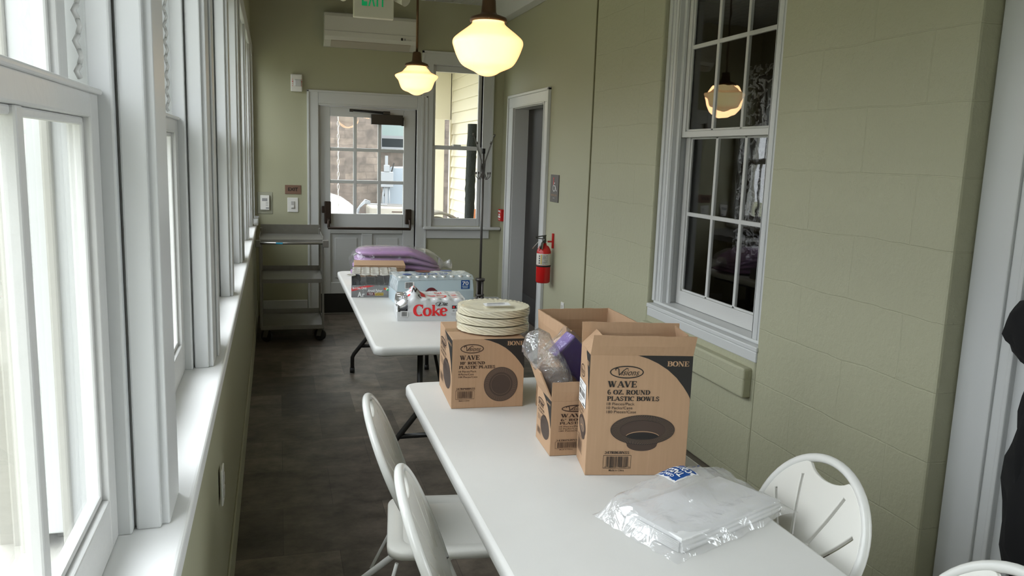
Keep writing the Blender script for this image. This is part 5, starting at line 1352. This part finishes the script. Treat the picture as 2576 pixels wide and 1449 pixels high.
# clear basket on the far end of the window sill
cbk = empty('clear_tray', (-.235, 7.50, 1.001)); m = MB()
m.box(-.04, .055, -.12, .12, 0, .002)
for (x0, x1, y0_, y1_) in ((-.04, -.038, -.12, .12), (.053, .055, -.12, .12), (-.038, .053, -.12, -.118), (-.038, .053, .118, .12)): m.box(x0, x1, y0_, y1_, .002, .062)
m.build('tray_body', film_mat('clear_acrylic', .5, .25, bscale=3, bstr=.05), cbk)
MB().tube([(-.042, -.122, .063), (.057, -.122, .063), (.057, .122, .063), (-.042, .122, .063)], .0025, 6, None, closed=True).build('rim', white_p, cbk)
tag(cbk, 'small clear plastic tray on the far end of the window sill', 'tray')
# black coat at the right edge
def lump(name, c, rx, ry, rz, amp, seed, par):
    m = MB(); rows = []
    for i in range(19):
        th_ = PI * i / 18; rows.append([])
        for j in range(28):
            ph = 2 * PI * j / 28; d = Vector((math.sin(th_) * math.cos(ph), math.sin(th_) * math.sin(ph), math.cos(th_))); k = 1 + amp * noise.noise(d * 2.2 + Vector((seed, 0, 0)))
            rows[-1].append((c[0] + d.x * rx * k, c[1] + d.y * ry * k, c[2] + d.z * rz * k))
    m.grid(rows, None, True, False, True); bmesh.ops.remove_doubles(m.bm, verts=m.bm.verts, dist=1e-5); return m.build(name, cloth_black, par, smooth=True)
bc = empty('black_coat', (2.33, 1.82, 0))
lump('hood', (0, .095, 1.17), .07, .115, .125, .25, 1, bc)
lump('coat_body', (0, -.02, .66), .08, .155, .40, .30, 5, bc)
lump('sleeve', (-.02, .05, .86), .05, .05, .26, .30, 9, bc)
MB().tube([(.02, .02, 1.25), (.02, 0, 1.6), (.07, 0, 1.75)], .006, 8).build('hanging_loop', cloth_black, bc)
tag(bc, 'black coat hanging in the doorway at the right edge of the frame', 'coat')

# ================================================================== OUTSIDE THE BACK DOOR
sb_ = MB().box(-4, 2.10, 17.5, 18.5, -.12, 7).box(2.10, 9.0, 21.5, 22.5, -.12, 8).box(2.04, 2.10, 18.5, 21.5, -.12, 7)
sbo = empty('stone_building', (0, 17.5, 0)); o = sb_.build('wall', stone_m, sbo); o.location = (0, -17.5, 0)
def bwin(x0, x1, z0, z1, y=21.5, mid=None):
    mid = mid or (z0 + z1) / 2
    f = MB().box(x0 - .1, x1 + .1, y - .03 - 17.5, y - 17.5, z0 - .12, z0).box(x0 - .08, x1 + .08, y - .02 - 17.5, y - 17.5, z1, z1 + .12).box(x0 - .08, x0, y - .02 - 17.5, y - 17.5, z0, z1).box(x1, x1 + .08, y - .02 - 17.5, y - 17.5, z0, z1)
    f.box(x0, x1, y - .02 - 17.5, y - 17.5, mid - .05, mid + .03)
    fo_ = f.build('window_frame', lt_metal, sbo)
    MB().box(x0, x1, y - .008 - 17.5, y - .002 - 17.5, z0, z1).build('pane', aqua_m, fo_)
    MB().box(x0 - .002, x1 + .002, y - .012 - 17.5, y - .0085 - 17.5, z0, mid - .05).build('dark_pane', winglass_dark, fo_)
bwin(2.62, 3.75, 1.85, 3.2, mid=2.12); bwin(4.55, 5.1, 1.5, 2.6); bwin(2.75, 3.3, -.1, .55); bwin(4.5, 5.2, 3.3, 4.4)
tag(sbo, 'tan and grey stone building across the yard behind the back door', 'building')
# porch: siding wall, ceiling, column
sd = MB(); zz = -.12
while zz < 3.0:
    sd.prism([(2.37, zz + .15), (2.395, zz + .15), (2.395, zz), (2.345, zz), (2.345, zz + .010)], YB + .16, 11.25, 'y'); zz += .149
sd.box(2.33, 2.40, 11.25, 11.33, -.12, 3.0)
struct(sd.build('wall_porch_siding', porch_m))
pc_ = MB()
x = 1.25
while x < 3.2: pc_.box(x, x + .095, YB + .16, 11.4, 2.80, 2.83); x += .1
pc_.box(1.25, 3.2, YB + .16, 11.4, 2.815, 2.9).box(.2, 2.34, 11.25, 11.4, 2.17, 2.80)
struct(pc_.build('ceiling_porch', porch_m))
co = empty('porch_column', (2.09, 11.1, -.12)); MB().box(-.11, .11, -.10, .10, 0, 2.285).build('shaft', porch_m, co, bevel=.006); MB().box(-.13, .13, -.12, .12, 0, .2).build('base', porch_m, co, bevel=.006)
tag(co, 'square cream porch column outside the window beside the back door', 'column')
# rolled dark turf leaning on siding
tf = MB(); rows = []
for i in range(40):
    z = -.10 + 2.15 * i / 39; xx = 2.245 - .03 * math.sin(z * 1.3)
    rows.append([(xx + (.058 + .014 * noise.noise(Vector((z * 16, j, 3)))) * math.cos(j * 2 * PI / 20), 9.45 + (.075 + .02 * noise.noise(Vector((z * 14, j, 7)))) * math.sin(j * 2 * PI / 20), z) for j in range(20)])
tf.grid(rows, None, True, False, True); tf.face(rows[-1]); tf.face(rows[0][::-1])
tag(tf.build('rolled_turf', turf_m), 'dark shaggy roll leaning upright against the cream porch siding', 'rolled mat')
tag(MB().obox((2.215, 9.25, .45), (.012, 0, 0), (.0, .035, 0), (.03, 0, .60)).build('orange_board', orange_m), 'orange brown board leaning beside the dark shaggy roll outside', 'board')
# striped folded loungers
for k in range(4):
    m = MB(); rows = []
    for i in range(15):
        a = i / 14; rows.append([(-.21 + .42 * a, yy + .03 * k, .82 + .085 * k + .09 * math.sin(PI * a) * (1 - .1 * k) - .08 * a) for yy in (-.21, .19)])
    m.grid(rows); 
    e = empty('stacked_chair', (1.91, 9.56, -.12)); m.build('seat_shell', cush_m if k % 2 else steeld_m, e, solid=.03)
    for x_ in (-.17, .17):
        for y_ in (-.16, .16): MB().cyl((x_, y_ + .03 * k, 0), (x_, y_ + .03 * k, .80 + .085 * k), .012, 8).build('leg', lt_metal, e)
    names = ['bottom', 'second from bottom', 'third from bottom', 'topmost']
    tag(e, 'dark curved chair in the stack on the porch, %s of four' % names[k], 'chair', 'stacked chairs on the porch')
# rain chain
rc = MB()
for k in range(26):
    z = 2.125 - k * .085; rc.tube([(.785 + .012 * math.cos(q) * (1 if k % 2 else .4), 11.30 + .012 * math.cos(q) * (.4 if k % 2 else 1), z + .045 * math.sin(q)) for q in [j * 2 * PI / 10 for j in range(10)]], .004, 6, None, closed=True)
tag(rc.build('rain_chain', silver_l), 'bright metal rain chain hanging outside the left panes of the back door', 'chain')
# condenser, covered grill, meter post, trailer panel
ce = empty('condenser_unit', (2.15, 15.9, -.12))
MB().box(-.48, .48, -.35, .35, 0, .78).build('casing', beige_m, ce, bevel=.04)
g = MB(); [g.box(-.05, .44, -.356, -.350, .42 + .05 * k, .44 + .05 * k) for k in range(6)]; g.build('grille', brown_ink, ce)
MB().cyl((0, 0, .78), (0, 0, .80), .3, 24).build('fan_guard', steeld_m, ce)
tag(ce, 'beige outdoor condenser unit seen through the bottom door panes', 'condenser')
gr = empty('white_car', (1.0, 15.2, -.12)); 
MB().prism([(-.55, 0), (.33, 0), (.36, .45), (.34, .74), (.22, .93), (-.1, 1.02), (-.55, 1.05)], -.8, .8, 'y').build('body', car_m, gr, bevel=.12, seg=4)
MB().box(-.50, .345, -.815, -.80, .50, .70).build('dark_band', lt_metal, gr, bevel=.005)
tag(gr, 'rounded white car end visible in the lower left door panes', 'car')
mp_ = empty('meter_post', (2.16, 16.9, -.12))
MB().box(-.03, .03, -.02, .02, 0, 1.75).build('post', lt_metal, mp_); MB().box(-.14, .14, -.06, .02, 1.10, 1.42).build('meter_box', lt_metal, mp_, bevel=.01); MB().box(-.06, .06, -.07, -.02, 1.42, 1.56).build('meter_head', lt_metal, mp_, bevel=.01)
for s in (-1, 1): MB().tube([(s * .05, 0, .3), (s * .07, 0, .8), (s * .06, 0, 1.12)], .014, 8).build('conduit', lt_metal, mp_)
tag(mp_, 'grey meter box on a post in front of the stone building', 'meter')
tr_ = empty('parked_van', (2.75, 17.25, -.12))
MB().prism([(-.70, 0), (.25, 0), (.25, 1.55), (-.45, 1.52), (-.62, .95)], -.1, .15, 'y').build('body', mat('pale_blue_van_paint', (.20, .23, .26), .3), tr_, bevel=.03)
MB().obox((-.50, -.12, 1.25), (.012, 0, 0), (0, .02, 0), (.10, 0, .35)).build('pillar', black_m, tr_)
tag(tr_, 'pale van parked beyond the meter post by the stone building', 'van')
hs = MB()
for k in range(3): hs.tube([(1.36, 15.3, .25), (1.42 + .02 * k, 15.3, .62 + .03 * k), (1.56, 15.3, .74 + .03 * k), (1.66, 15.4, .72 + .02 * k)], .015, 8)
hs.tube([(1.5, 15.5, .72), (2.0, 15.5, .70)], .012, 8)
tag(hs.build('pipes', lt_metal), 'bent grey pipes between the white car and the condenser', 'pipes')
